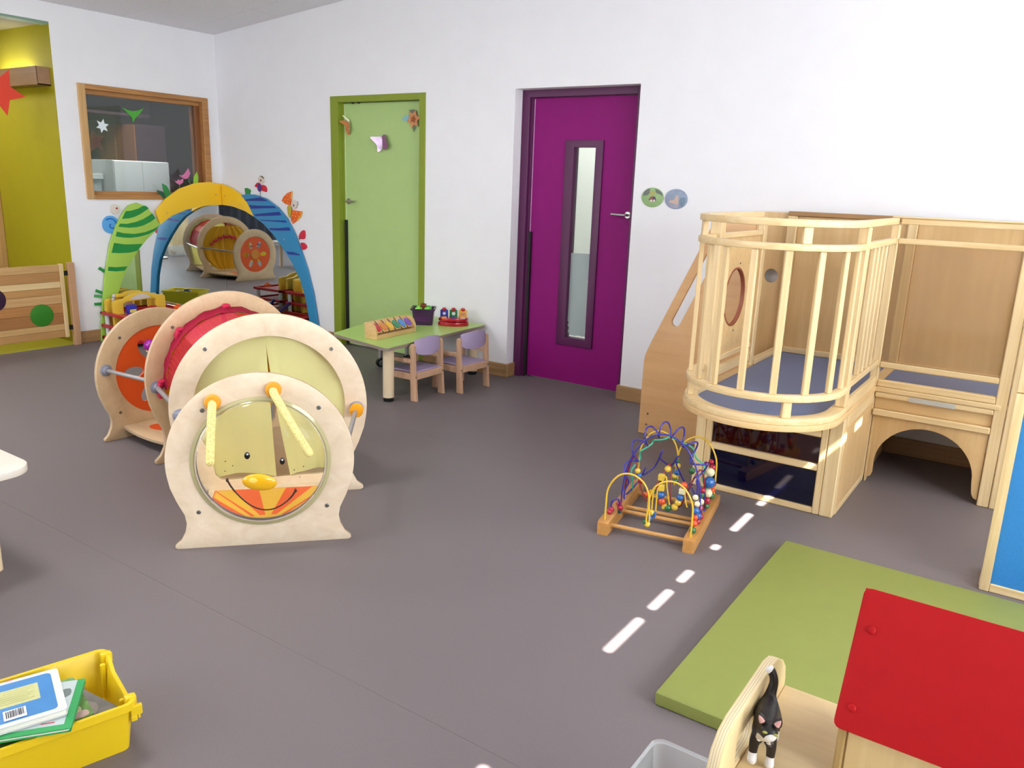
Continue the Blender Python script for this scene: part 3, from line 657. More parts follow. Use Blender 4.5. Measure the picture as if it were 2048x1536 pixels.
# face on the clear dome of the front panel
dome_g = glassy('dome_acrylic', '#fdfbee', .975, .02, 1.22)
Mface = Matrix.Translation(at(FA, 0, .358, 0)) @ Matrix((FA[1], FA[2], FA[3])).transposed().to_4x4()
RD, DD = .256, .085
def dome_h(r): return DD * math.sqrt(max(0, 1 - (r / RD) ** 2)) ** 1.0
def dome_f(bm):
    pr = [(RD + .012, .001), (RD + .004, .004)] + [(RD * math.cos(a), .004 + DD * math.sin(a)) for a in [PI / 2 * k / 14 for k in range(15)]]
    pr[-1] = (0, .004 + DD); t = bmesh.new(); lathe(t, pr, 56); 
    for f in [f for f in t.faces if len(f.verts) > 4]: t.faces.remove(f)
    merge(bm, t, Mface)
dm = part('clear_dome', dome_g, pA, dome_f, ang=80)
part('dome_rim', glassy('dome_rim_acrylic', '#d9cf9c', .35, .1), pA, lambda bm: lathe(bm, [(RD - .006, .0), (RD + .014, .0), (RD + .014, .005), (RD + .002, .009), (RD - .006, .005), (RD - .006, .0)], 64, Mface, False))
def dome_pt(a, z, off=.002):
    b = z - .358; r = math.hypot(a, b); return Mface @ Vector((a, b, .004 + dome_h(min(r, RD * .999)) + off))
def blob(a, z, ra, rz_, off, thick, rot=0):
    def f(bm):
        p = dome_pt(a, z, off); n = (dome_pt(a + .01, z) - dome_pt(a - .01, z)).cross(dome_pt(a, z + .01) - dome_pt(a, z - .01)).normalized()
        x = (FA[1] - n * FA[1].dot(n)).normalized(); y = n.cross(x)
        ball(bm, p, 1, 20, (ra, rz_, thick), Matrix((x, y, n)).transposed() @ Matrix.Rotation(rot, 3, 'Z'))
    return f
# face marks were measured on the panel plane; the bulging dome shifts them a little
M_eye = mat('black_gloss', '#120b08', .1, coat=.5)
e1 = part('eye', M_eye, pA, blob(-.046, .415, .011, .0145, .001, .005)); part('eye_glint', mat('white_gloss', '#ffffff', .2), e1, blob(-.045, .421, .0025, .004, .005, .002))
e2 = part('eye', M_eye, pA, blob(.084, .386, .010, .0145, .001, .005)); part('eye_glint', mat('white_gloss', '#ffffff', .2), e2, blob(.084, .392, .0025, .004, .005, .002))
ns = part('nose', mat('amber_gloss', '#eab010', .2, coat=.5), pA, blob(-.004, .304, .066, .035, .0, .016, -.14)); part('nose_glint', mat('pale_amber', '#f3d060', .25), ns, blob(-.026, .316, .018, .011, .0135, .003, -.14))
def smile(bm):
    pts = []
    for k in range(25):
        t = k / 24; a = -.125 + .255 * t; z = .315 - .06 * t - .106 * math.sin(PI * t) ** .8; pts.append(dome_pt(a, z, .001))
    tube(bm, pts, [.003 if 2 < k < 22 else .0038 for k in range(25)], 6)
    for k in (0, 24): ball(bm, pts[k], .0055, 8, (1, 1, 1.6))
part('smile', mat('brown_line', '#3a1d0c', .4), pA, smile)
part('freckle', mat('brown_line', '#3a1d0c', .4), pA, lambda bm: [ball(bm, dome_pt(a, z, .0), .0022, 8) for a, z in ((-.128, .392), (-.101, .375), (-.131, .352), (.128, .345), (.163, .355), (.148, .312))])
# feelers: orange collars and speckled foam rods
def speck(name, base, dot, scale):
    m = mat(name, base, .75); nt = m.node_tree; b = nt.nodes['Principled BSDF']
    tc = nt.nodes.new('ShaderNodeTexCoord'); vo = nt.nodes.new('ShaderNodeTexVoronoi'); vo.inputs['Scale'].default_value = scale
    nt.links.new(tc.outputs['Object'], vo.inputs['Vector']); r = nt.nodes.new('ShaderNodeValToRGB'); r.color_ramp.interpolation = 'CONSTANT'
    r.color_ramp.elements[0].color = lin(dot); r.color_ramp.elements[1].color = lin(base); r.color_ramp.elements[1].position = .24
    nt.links.new(vo.outputs['Distance'], r.inputs[0]); nt.links.new(r.outputs[0], b.inputs['Base Color']); return m
M_foam = speck('speckled_foam', '#e8d98c', '#c08a3a', 130)
for pts in ([(-.171, .612, .02), (-.171, .59, .045), (-.174, .52, .075), (-.177, .45, .10), (-.178, .405, .115)], [(.056, .657, .02), (.062, .645, .045), (.105, .575, .09), (.155, .49, .125), (.188, .435, .14)]):
    P = [at(FA, *p) for p in pts]; a0 = P[0]
    part('collar', mat('orange_collar', '#e59a26', .5), pA, lambda bm: lathe(bm, [(.010, 0), (.028, .0), (.031, .007), (.031, .022), (.026, .03), (.013, .03), (.012, .012)], 24, Matrix.Translation(at(FA, pts[0][0], pts[0][1], 0)) @ Matrix((FA[1], FA[2], FA[3])).transposed().to_4x4()))
    sp = spline(P, 6)
    part('feeler', M_foam, pA, lambda bm: (tube(bm, sp, .0165, 14), ball(bm, sp[-1], .0165, 14), ball(bm, sp[0], .0165, 14)))
# yellow screen with a red heart fringe hung inside the third panel, facing the corner
def screenC(bm):
    NU, NV = 30, 16; g = []
    for j in range(NV + 1):
        z = .11 + .62 * j / NV; half = min(.27 if z < .25 else 9, math.sqrt(max(.0, .345 ** 2 - (z - .433) ** 2)) if .1 < z < .775 else .02) + .012
        g.append([bm.verts.new(at(FC, -half + 2 * half * i / NU, z, -TH - .012 + .008 * math.sin(i * 1.3))) for i in range(NU + 1)])
    for j in range(NV):
        for i in range(NU): bm.faces.new((g[j][i], g[j][i + 1], g[j + 1][i + 1], g[j + 1][i]))
    bmesh.ops.solidify(bm, geom=bm.faces[:], thickness=.002)
scn = part('yellow_screen', mat('yellow_cloth', '#e6b51c', .7), pC, screenC, ang=80)
part('red_fringe', M_crim, scn, lambda bm: [ball(bm, at(FC, -.24 + .04 * k, .48 + .10 * math.sin(PI * k / 12) + (.012 if k % 2 else 0), -TH - .03), .022, 8, (1, 1, .9)) for k in range(13)])
# ================================================================== corner mirror arch
XA, YA = -6.86, 5.0     # front faces of the two wings
M_mir = mat('mirror', '#e9eeee', .015, metal=1)
M_lime = mat('lime_lacquer', '#a6cc54', .4, var=.015, nscale=12); M_gr = mat('leaf_green_print', '#1d8a3c', .4); M_sun = mat('sunny_yellow_lacquer', '#f6c62a', .4, var=.02, nscale=300); M_bl = mat('sky_blue_lacquer', '#2f87b8', .4, var=.02, nscale=10); M_db = mat('deep_blue_print', '#1f3590', .4)
ar = thing('mirror_arch', 'corner mirror under a green, yellow and blue caterpillar arch', 'mirror', (-6.7, 4.8, 0))
def lw(name, loops, m, p, d0=-.018, d1=0, bev=.002): return plate(name, loops, d1 - d0, (XA + d0, 0, 0), (0, 1, 0), (0, 0, 1), m, p, bev=bev)         # wing on the left wall, coordinates (y, z)
def rw(name, loops, m, p, d0=-.018, d1=0, bev=.002): return plate(name, loops, d1 - d0, (0, YA - d0, 0), (1, 0, 0), (0, 0, 1), m, p, bev=bev)       # wing on the back wall, coordinates (x, z)
GIN = [(4.327, .998), (4.276, .942), (4.178, .861), (4.092, .77), (4.005, .66), (3.928, .53), (3.873, .399), (3.842, .25), (3.825, .1), (3.82, 0)]
GOUT = [(3.69, 0), (3.70, .14), (3.718, .279), (3.771, .572), (3.837, .832), (3.904, .992), (3.978, 1.101), (4.038, 1.172), (4.116, 1.194), (4.203, 1.161), (4.265, 1.088)]
YO = [(4.291, 1.119), (4.392, 1.224), (4.542, 1.32), (4.718, 1.376), (4.871, 1.388), (4.996, 1.375)]; YI = [(4.327, .998), (4.451, 1.076), (4.601, 1.128), (4.779, 1.166), (4.996, 1.174)]
lw('mirror_pane', [[(3.80, 0), (5.0185, 0), (5.0185, 1.20), (4.779, 1.19), (4.601, 1.15), (4.451, 1.10), (4.30, 1.0), (4.16, .88), (4.075, .79), (3.99, .68), (3.91, .55), (3.855, .42), (3.825, .27), (3.805, .1)]], M_mir, ar, -.026, -.0195, 0)
rw('mirror_pane', [[(-6.879, 0), (-5.62, 0), (-5.64, .185), (-5.68, .375), (-5.75, .56), (-5.86, .71), (-5.98, .84), (-6.11, .955), (-6.24, 1.04), (-6.40, 1.11), (-6.52, 1.15), (-6.69, 1.185), (-6.879, 1.195)]], M_mir, ar, -.026, -.0195, 0)
gl_ = lw('green_leg', [GOUT + GIN[:-1] + [GIN[-1]]], M_lime, ar)
GS = [[(4.005, 1.12), (4.054, 1.123), (4.122, 1.141), (4.168, 1.163), (4.197, 1.167), (4.226, 1.143), (4.189, 1.122), (4.135, 1.091), (4.083, 1.07), (4.031, 1.058), (3.965, 1.054)],
 [(3.943, 1.013), (4.011, 1.01), (4.096, 1.026), (4.166, 1.05), (4.22, 1.078), (4.255, 1.1), (4.285, 1.055), (4.233, 1.024), (4.161, .993), (4.092, .979), (4.024, .976), (3.928, .987)],
 [(3.91, .946), (3.971, .93), (4.07, .921), (4.173, .933), (4.263, .962), (4.322, .991), (4.276, .947), (4.207, .916), (4.119, .896), (4.033, .888), (3.967, .892), (3.895, .905)],
 [(3.875, .849), (3.976, .832), (4.097, .83), (4.14, .832), (4.087, .772), (4.013, .758), (3.915, .758), (3.845, .765)],
 [(3.807, .646), (3.873, .637), (3.981, .639), (3.952, .603), (3.869, .601), (3.798, .611)]]
for s in GS: lw('stripe', [s], M_gr, gl_, 0, .0012, 0)
y1 = lw('yellow_band', [YO + YI[::-1]], M_sun, ar, -.016, .002)
y2 = rw('yellow_band', [[(-6.86, 1.375), (-6.717, 1.343), (-6.58, 1.287), (-6.48, 1.21), (-6.40, 1.10), (-6.393, 1.085), (-6.521, 1.131), (-6.695, 1.165), (-6.86, 1.174)]], M_sun, ar, -.016, .002)
[part('rivet', M_steel, y1, lambda bm: ball(bm, (XA + .003, y, z), .007, 8)) for y, z in ((4.40, 1.10), (4.93, 1.27))]; part('rivet', M_steel, y2, lambda bm: ball(bm, (-6.81, YA - .003, 1.265), .007, 8))
BO = [(-6.581, 1.276), (-6.48, 1.29), (-6.373, 1.289), (-6.206, 1.258), (-6.046, 1.185), (-5.922, 1.085), (-5.832, .964), (-5.745, .8), (-5.673, .647), (-5.603, .439), (-5.55, .174), (-5.535, 0)]
BI = [(-5.645, 0), (-5.66, .183), (-5.699, .375), (-5.771, .552), (-5.877, .694), (-6.0, .824), (-6.126, .935), (-6.254, 1.024), (-6.403, 1.09)]
bl_ = rw('blue_leg', [BO + BI], M_bl, ar)
for s in [[(-6.52, 1.236), (-6.425, 1.25), (-6.273, 1.267), (-6.175, 1.236), (-6.313, 1.233), (-6.504, 1.225)], [(-6.46, 1.19), (-6.316, 1.19), (-6.093, 1.197), (-6.06, 1.178), (-6.205, 1.171), (-6.424, 1.156)],
 [(-6.386, 1.107), (-6.208, 1.128), (-6.023, 1.148), (-5.992, 1.117), (-6.135, 1.105), (-6.36, 1.09)], [(-6.30, 1.061), (-6.138, 1.064), (-5.94, 1.074), (-5.922, 1.054), (-6.101, 1.054), (-6.29, 1.053)],
 [(-6.179, .99), (-6.032, .999), (-5.894, 1.016), (-5.875, .985), (-6.033, .975), (-6.16, .972)], [(-5.953, .79), (-5.84, .792), (-5.758, .777), (-5.765, .768), (-5.906, .765)]]: rw('stripe', [s], M_db, bl_, 0, .0012, 0)
part('rivet', M_steel, bl_, lambda bm: ball(bm, (-5.97, YA - .002, .90), .006, 8))
# little figures round the arch
M_skin = mat('figure_cream', '#ddd3c5', .5); M_dot = mat('figure_red_dot', '#8c2a2a', .5); M_pk = mat('tulip_pink', '#d97aa8', .5); M_lf = mat('dark_leaf', '#1f5a3c', .5); M_lf2 = mat('mid_leaf', '#2f8a45', .5); M_lf3 = mat('lime_leaf', '#93c83c', .5)
M_snb = mat('snail_blue', '#58a3e0', .45); M_sns = mat('snail_spiral', '#1662b5', .45); M_red = mat('figure_red', '#cf2740', .5); M_vio = mat('figure_violet', '#51307e', .5); M_org = mat('figure_orange', '#e8641c', .5); M_oyl = mat('figure_yellow', '#e9b13a', .5); M_hair = mat('figure_black', '#2a211c', .5)
sn = lw('snail_shell', [circ(3.874, 1.005, .076, 28, .077)], M_snb, ar, -.030, -.0185)
part('spiral', M_sns, sn, lambda bm: tube(bm, [(XA - .0185, 3.878 + (.008 + .0085 * t) * math.cos(t + 2.4), 1.002 + (.008 + .0085 * t) * math.sin(t + 2.4)) for t in [k * .25 for k in range(26)]], .0055, 6))
sh = lw('snail_head', [circ(3.926, 1.136, .043, 24)], M_skin, ar, -.030, -.0185); lw('snail_eye', [circ(3.937, 1.144, .009, 12)], M_dot, sh, -.018, -.017, 0)
for i, (s, m) in enumerate((([(4.562, 1.445), (4.595, 1.439), (4.622, 1.458), (4.664, 1.507), (4.682, 1.46), (4.657, 1.419), (4.627, 1.407), (4.594, 1.421)], M_pk), ([(4.516, 1.39), (4.541, 1.386), (4.55, 1.404), (4.567, 1.394), (4.606, 1.412), (4.599, 1.377), (4.564, 1.354), (4.535, 1.368)], M_pk))):
    lw('tulip', [s], m, ar, -.026, -.0165)
for s, m in (([(4.387, 1.365), (4.43, 1.344), (4.463, 1.287), (4.47, 1.23), (4.427, 1.20), (4.395, 1.307)], M_lf2), ([(4.33, 1.303), (4.386, 1.293), (4.414, 1.242), (4.43, 1.19), (4.373, 1.242)], M_lf), ([(4.705, 1.34), (4.719, 1.431), (4.752, 1.477), (4.765, 1.433), (4.754, 1.34)], M_lf3)): lw('leaf', [s], m, ar, -.026, -.0165)
part('stem', M_lf2, ar, lambda bm: (tube(bm, [(XA - .021, 4.653, 1.411), (XA - .021, 4.69, 1.34)], .003, 6), tube(bm, [(XA - .021, 4.564, 1.354), (XA - .021, 4.555, 1.29)], .003, 6)))
for (ya, za, yb, zb, m) in ((3.79, .60, 3.735, .638, M_gr), (3.765, .41, 3.69, .445, M_gr), (3.755, .385, 3.672, .40, mat('mid_green', '#4aa35a', .5)), (3.745, .325, 3.668, .328, M_gr)):
    d = Vector((yb - ya, zb - za)); n = Vector((-d.y, d.x)).normalized() * .012
    lw('grass_blade', [[(ya - n.x, za - n.y), (yb - n.x, zb - n.y), (yb + n.x, zb + n.y), (ya + n.x, za + n.y)]], m, ar, -.030, -.0185)
bh = rw('ladybird_head', [circ(-6.286, 1.43, .044, 22, .036)], M_skin, ar, -.03, -.0185); rw('ladybird_cheek', [circ(-6.29, 1.421, .010, 12)], M_dot, bh, -.018, -.017, 0); rw('ladybird_hair', [[(-6.29, 1.464), (-6.262, 1.458), (-6.24, 1.443), (-6.25, 1.437), (-6.268, 1.45), (-6.288, 1.456)]], M_hair, bh, -.018, -.016, 0)
for s in ([(-6.34, 1.401), (-6.383, 1.371), (-6.372, 1.359), (-6.335, 1.358), (-6.303, 1.383)], [(-6.285, 1.378), (-6.237, 1.375), (-6.216, 1.348), (-6.222, 1.319), (-6.255, 1.323), (-6.284, 1.331)]): rw('ladybird_wing', [smoothloop(s, 3)], M_red, ar, -.030, -.0185)
rw('ladybird_body', [circ(-6.313, 1.354, .028, 20, .036)], M_vio, ar, -.0185, -.014)
part('stem', M_hair, ar, lambda bm: tube(bm, [(-6.309, YA + .02, 1.33), (-6.309, YA + .02, 1.26)], .002, 6))
rw('leaf', [[(-6.534, 1.342), (-6.503, 1.346), (-6.461, 1.335), (-6.451, 1.321), (-6.477, 1.27), (-6.523, 1.26)]], M_lf2, ar, -.03, -.0185)
bw = [[(-5.868, 1.336), (-5.925, 1.32), (-5.98, 1.286), (-6.011, 1.247), (-5.962, 1.221), (-5.899, 1.21), (-5.879, 1.266)], [(-5.869, 1.17), (-5.803, 1.166), (-5.74, 1.164), (-5.756, 1.124), (-5.807, 1.08), (-5.868, 1.048), (-5.891, 1.08), (-5.882, 1.132)]]
dots = [[(-5.9, 1.31), (-5.93, 1.295), (-5.895, 1.285), (-5.955, 1.262), (-5.918, 1.262), (-5.985, 1.245), (-5.93, 1.235), (-5.905, 1.225)], [(-5.85, 1.15), (-5.81, 1.15), (-5.765, 1.15), (-5.865, 1.12), (-5.825, 1.115), (-5.785, 1.12), (-5.84, 1.085), (-5.86, 1.065)]]
for s, dd_ in zip(bw, dots):
    wg = rw('butterfly_wing', [s], M_org, ar, -.030, -.0185)
    part('wing_spot', mat('wing_spot', '#f3a36a', .5), wg, lambda bm: [flat(bm, [circ(x, z, .0065, 10)], .001, (0, YA + .0185, 0), (1, 0, 0), (0, 0, 1)) for x, z in dd_])
    part('wing_edge', M_oyl, wg, lambda bm: tube(bm, [(s[0][0], YA + .022, s[0][1]), (s[-1][0], YA + .022, s[-1][1])] if s is bw[0] else [(s[2][0], YA + .022, s[2][1]), (s[3][0], YA + .022, s[3][1]), (s[4][0], YA + .022, s[4][1])], .006, 6))
rw('butterfly_body', [smoothloop([(-5.90, 1.21), (-5.928, 1.195), (-5.925, 1.14), (-5.905, 1.10), (-5.881, 1.141), (-5.872, 1.183)], 3)], mat('figure_olive', '#b7a63a', .5), ar, -.0185, -.013)
hh = rw('butterfly_head', [circ(-5.836, 1.222, .037, 22, .038)], M_skin, ar, -.0185, -.013); rw('butterfly_cheek', [circ(-5.838, 1.213, .009, 12)], M_dot, hh, -.0125, -.0115, 0); part('antenna', M_hair, hh, lambda bm: [ball(bm, (x, YA + .016, z), .004, 6) for x, z in ((-5.785, 1.245), (-5.78, 1.228))])
for s in ([(-5.727, .998), (-5.707, .979), (-5.712, .927), (-5.751, .915), (-5.792, .931), (-5.769, .975)], [(-5.77, .879), (-5.725, .882), (-5.691, .858), (-5.699, .834), (-5.741, .819), (-5.755, .835)]): rw('berry', [smoothloop(s, 3)], M_red, ar, -.030, -.0185)
part('berry_leaf', M_lf, ar, lambda bm: ball(bm, (-5.785, YA + .022, .918), .012, 8, (1, .4, .7)))

# ================================================================== toys in the corner, in front of the mirrors
M_rp = mat('red_plastic', '#b31a1e', .3, coat=.2); M_yp = mat('yellow_plastic', '#e5bd3c', .4); M_wp = mat('white_plastic', '#dddcd8', .45); M_bp = mat('blue_plastic', '#2a2fa8', .35)
rk = thing('toy_workbench', 'red and yellow plastic toy bench standing against the corner mirror', 'toy bench', (-6.5, 3.84, 0))
RX0, RX1, RY0, RY1 = -6.845, -6.40, 3.687, 4.33
for z in (.025, .13, .24):
    fr_ = part('shelf_frame', M_rp, rk, lambda bm: (bx(bm, RX1 - .025, RX1, RY0, RY1, z, z + .028, .005), bx(bm, RX0, RX0 + .025, RY0, RY1, z, z + .028, .005), bx(bm, RX0, RX1, RY0, RY0 + .025, z, z + .028, .005), bx(bm, RX0, RX1, RY1 - .025, RY1, z, z + .028, .005)))
    box('shelf', RX0 + .02, RX1 - .02, RY0 + .02, RY1 - .02, z + .004, z + .012, M_rp, rk, bev=0)
for x in (RX0 + .04, RX1 - .035):
    for y in (RY0 + .04, RY1 - .04):
        part('leg', M_wp, rk, lambda bm: tube(bm, [(x, y, 0), (x, y, .245)], .02, 12))
part('white_post', M_wp, rk, lambda bm: [tube(bm, [(RX0 + .03, y, .03), (RX0 + .03, y, .25)], .018, 10) for y in (3.86, 3.94)])
# yellow arched headboards, front and back
for x in (-6.72, RX0 + .005):
    yb = plate('headboard', [[(3.60, .05), (3.69, .05), (3.69, .37), (3.72, .385), (3.98, .395), (4.0, .38), (4.0, .05), (4.09, .05), (4.09, .405), (4.075, .42), (3.99, .424), (3.93, .452), (3.86, .463), (3.79, .455), (3.73, .43), (3.70, .412), (3.615, .405), (3.60, .39)]], .035, (x, .125, -.033), (0, 1, 0), (0, 0, 1), M_yp, rk, bev=.006)
    plate('dial', [[(3.75, .398), (3.95, .402), (3.93, .425), (3.90, .438), (3.86, .443), (3.81, .438), (3.775, .42)]], .003, (x + .035, .125, -.033), (0, 1, 0), (0, 0, 1), mat('dial_grey', '#cfc8c4', .5), yb)
cr = part('blue_clamp', M_bp, rk, lambda bm: bx(bm, -6.685, -6.635, 3.83, 3.91, .245, .33, .012, 2)); box('sticker', -6.635, -6.6335, 3.84, 3.90, .262, .29, mat('sticker_yellow', '#d9d26a', .5), cr, bev=0)
part('grey_knob', mat('knob_grey', '#c4bcbc', .4), rk, lambda bm: (ball(bm, (-6.775, 3.785, .40), .018, 10), ball(bm, (-6.765, 3.77, .372), .016, 10)))
box('yellow_handle', -6.80, -6.76, 3.79, 3.90, .385, .415, M_yp, rk, bev=.008, seg=2)
part('purple_brace', mat('indigo_plastic', '#2d1f66', .4), rk, lambda bm: tube(bm, [(RX0 + .1, RY1 + .01, .15), (RX0 + .06, RY1 + .13, .06)], .017, 10))
box('brace_foot', RX0 + .02, RX1 - .04, RY1 - .02, RY1 + .16, .022, .044, M_rp, rk, bev=.006)
def tool(name, label, cat, x, y, z, m, dims, rz):
    t = thing(name, label, cat, (x, y, z), rz); box('body', -dims[0] / 2, dims[0] / 2, -dims[1] / 2, dims[1] / 2, 0, dims[2], m, t, bev=.008, seg=2, local=True); return t
t1 = tool('toy_block', 'red plastic toy block on the toy bench top', 'block', -6.58, 4.02, .2685, M_rp, (.10, .13, .03), .3); box('peg', -.02, .02, -.03, .03, .03, .045, M_rp, t1, local=True)
t2 = tool('toy_block', 'orange plastic toy block at the end of the toy bench', 'block', -6.52, 4.23, .2685, M_org, (.05, .06, .03), .2); box('peg', -.01, .01, -.015, .015, .03, .045, M_org, t2, local=True)
# second yellow tray on a low stool beside the bench, under the mirror
def gtray(name, label, loc, rz, L, W, Hh, m, notch=True):
    t = thing(name, label, 'tray', loc, rz); th = .004
    def f(bm):
        rim = .012; fl = .014
        def prof(y0, y1, x0, x1, z): return [bm.verts.new(p) for p in ((x0, y0, z), (x1, y0, z), (x1, y1, z), (x0, y1, z))]
        iw, il = W / 2 - rim, L / 2 - rim; bw_, blh = iw - fl, il - fl
        lev = [prof(-blh, blh, -bw_, bw_, th), prof(-il, il, -iw, iw, Hh - .004), prof(-L / 2, L / 2, -W / 2, W / 2, Hh), prof(-L / 2, L / 2, -W / 2, W / 2, Hh - .018), prof(-il - th, il + th, -iw - th, iw + th, Hh - .018), prof(-blh - th, blh + th, -bw_ - th, bw_ + th, 0)]
        bm.faces.new(lev[0])
        for a, b in zip(lev, lev[1:]):
            for k in range(4): bm.faces.new((a[k], a[(k + 1) % 4], b[(k + 1) % 4], b[k]))
        bm.faces.new(lev[-1][::-1])
        ed = [e for e in bm.edges if abs((e.verts[0].co - e.verts[1].co).z) > .02]
        bmesh.ops.bevel(bm, geom=ed, offset=.012, segments=3, profile=.5, affect='EDGES')
    part('tub', m, t, f, local=True)
    return t
yt = gtray('storage_tray', 'yellow plastic tray of small toys on the floor, seen in the corner mirror', (-5.45, 4.535, 0), math.radians(-60), .43, .31, .15, mat('tray_yellow', '#f0da2c', .35))
tc_ = thing('toy_car', 'small grey toy car lying on top of the far yellow tray', 'toy car', (-5.52, 4.565, .132), .6)
box('body', -.05, .05, -.03, .03, -.005, .02, mat('toy_grey', '#8d949c', .3, metal=.3), tc_, bev=.008, seg=2, local=True); box('cabin', -.025, .03, -.024, .024, .02, .036, mat('toy_dark', '#252a2e', .2), tc_, bev=.008, seg=2, local=True)
for x in (-.03, .03):
    for y in (-.032, .032): part('wheel', mat('toy_dark', '#252a2e', .2), tc_, lambda bm: lathe(bm, [(.008, -.006), (.016, -.006), (.016, .006), (.008, .006)], 14, Matrix.Translation((x, y, .002)) @ Matrix.Rotation(PI / 2, 4, 'X')), local=True)
tf_ = thing('toy_figure', 'small pale toy figure lying in the far yellow tray', 'toy figure', (-5.40, 4.62, .125), 0)
part('body', M_wp, tf_, lambda bm: (ball(bm, (0, 0, 0), .022, 10, (1, 2.2, .8)), ball(bm, (0, .055, .003), .016, 10)), local=True); part('skirt', mat('figure_pinkish', '#c88f7d', .5), tf_, lambda bm: ball(bm, (0, -.03, .002), .024, 10, (1, .8, .7)), local=True)

# ================================================================== alcove things
gt = thing('wooden_gate', 'low gate of horizontal wooden boards with a green disc', 'gate', (-6.87, 3.0, 0))
zs = [.69, .628, .55, .497, .44, .367, .287, .192, .14, .08]
tones = [('#c9a36d', '#b98f58'), ('#b98a55', '#a97a46'), ('#e2c692', '#d0b07a'), ('#c09259', '#b1824b'), ('#cda571', '#bf955f'), ('#b9824a', '#a9723d'), ('#a87441', '#9a6736'), ('#d2ab72', '#c39a60'), ('#c1935c', '#b3854f')]
for i in range(9): box('board', -6.885, -6.865, 2.1, 3.385, zs[i + 1] + .0008, zs[i] - .0008, wood('gate_board_%d' % i, *tones[i], 'y', 6), gt, bev=.0015)
box('end_batten', -6.888, -6.858, 3.386, 3.42, .075, .695, wood('gate_batten', '#e3c894', '#d1b27d', 'z', 7), gt); box('end_batten', -6.888, -6.858, 2.066, 2.10, .075, .695, MATS['gate_batten'], gt)
for y, z, m, n in ((3.212, .282, mat('disc_green', '#2f7d1c', .5), 'green disc'), (2.86, .44, mat('disc_aubergine', '#2f1230', .5), 'aubergine disc'), (2.5, .282, mat('disc_orange', '#d2691e', .5), 'orange disc')):
    d = plate('disc', [circ(y, z, .092, 36)], .004, (-6.865, 0, 0), (0, 1, 0), (0, 0, 1), m, gt, bev=.001); d['label'] = n
box('hinge_post', -6.893, -6.845, 3.455, 3.507, 0, .702, wood('gate_post', '#c49a74', '#b48862', 'z', 7), gt); [box('hinge', -6.875, -6.865, 3.415, 3.46, z_, z_ + .04, M_black, gt) for z_ in (.595, .135)]
wlamp = thing('wall_uplighter', 'brown wooden box uplighter on the olive alcove wall', 'lamp', (-7.3, 3.45, 2.1))
part('housing', wood('uplighter_wood', '#9a7550', '#876443', 'x', 6), wlamp, lambda bm: (bx(bm, -7.75, -6.935, 3.395, 3.407, 2.105, 2.245, .002), bx(bm, -7.75, -6.935, 3.40, 3.508, 2.105, 2.117, .002), bx(bm, -6.947, -6.935, 3.40, 3.508, 2.105, 2.245, .002), bx(bm, -7.75, -7.738, 3.40, 3.508, 2.105, 2.245, .002)))
part('lamp_tube', mat('tube_glow', '#fff4e0', .4, emit='#fff0d8', estr=3), wlamp, lambda bm: tube(bm, [(-7.70, 3.45, 2.15), (-7.22, 3.45, 2.15)], .013, 10))
al_ = area('uplighter_light', (-7.45, 3.455, 2.18), (PI, 0, 0), .5, .05, 2.2, (.85, .88, 1.0))
area('alcove_fill', (-8.0, 2.6, 2.56), (0, 0, 0), .6, .6, 16, (1, .97, .92))  # added unseen fill, brightens the olive walls
def star(n, ro, ri, rot=0, jit=0):
    out = []
    for k in range(2 * n):
        r = (ro if k % 2 == 0 else ri) * (1 + jit * (random.random() - .5)); a = rot + PI * k / n; out.append((r * math.cos(a), r * math.sin(a)))
    return out
random.seed(11)
def hang(name, label, y, z, shape, m, x=-6.9, cat='paper star'):
    t = thing(name, label, cat, (x, y, z)); plate('paper', [shape], .0015, (0, 0, 0), (0, 1, 0), (0, 0, 1), m, t, local=True); return t
rs = hang('paper_star', 'red orange paper star hanging in the alcove opening', 3.09, 2.02, [(a * 1.0, b) for a, b in star(5, .18, .085, math.radians(-8))], mat('red_paper', '#d8412a', .7), -6.87)
part('thread', M_hair, rs, lambda bm: tube(bm, [(0, 0, .1), (0, 0, .562)], .001, 5), local=True)
# decorations on the window pane
hang('paper_star', 'white paper star stuck on the internal window', 3.914, 1.829, star(6, .06, .03, .3), mat('white_paper', '#e4eef2', .7), XL - .061)
hang('paper_star', 'dull orange paper star behind the internal window pane', 3.845, 1.70, star(5, .10, .05, .5), mat('orange_paper', '#8a4516', .7), XL - .075)
hang('paper_bird', 'green paper bird stuck on the internal window', 4.2, 1.965, [(-.10, .035), (-.045, .015), (0, .01), (.05, .02), (.105, .045), (.06, -.012), (.02, -.045), (-.005, -.09), (-.012, -.045), (-.05, -.01)], mat('green_paper', '#4fa83c', .7), XL - .061, 'paper bird')
# things in the dark store room
wc = thing('white_cabinet', 'white two-door cabinet seen through the internal window', 'cabinet', (-7.72, 4.58, 0))
box('body', -7.92, -7.52, 4.30, 4.87, 0, 1.56, mat('cabinet_white', '#e6eaeb', .5), wc)
for a, b in ((4.302, 4.584), (4.588, 4.868)): box('door', -7.519, -7.50, a, b, .05, 1.555, mat('cabinet_white', '#e6eaeb', .5), wc)
bc = thing('brown_cupboard', 'brown wooden cupboard in the dark store room behind the white cabinet', 'cupboard', (-8.6, 5.1, 0))
box('body', -9.0, -8.27, 5.005, 5.35, 0, 1.945, mat('cupboard_dark', '#4a3540', .6), bc); box('door', -9.0, -8.64, 4.988, 5.004, .05, 1.94, wood('cupboard_wood', '#a9703f', '#935e33', 'z', 6), bc); box('door', -8.636, -8.27, 4.988, 5.004, .05, 1.94, MATS['cupboard_wood'], bc)
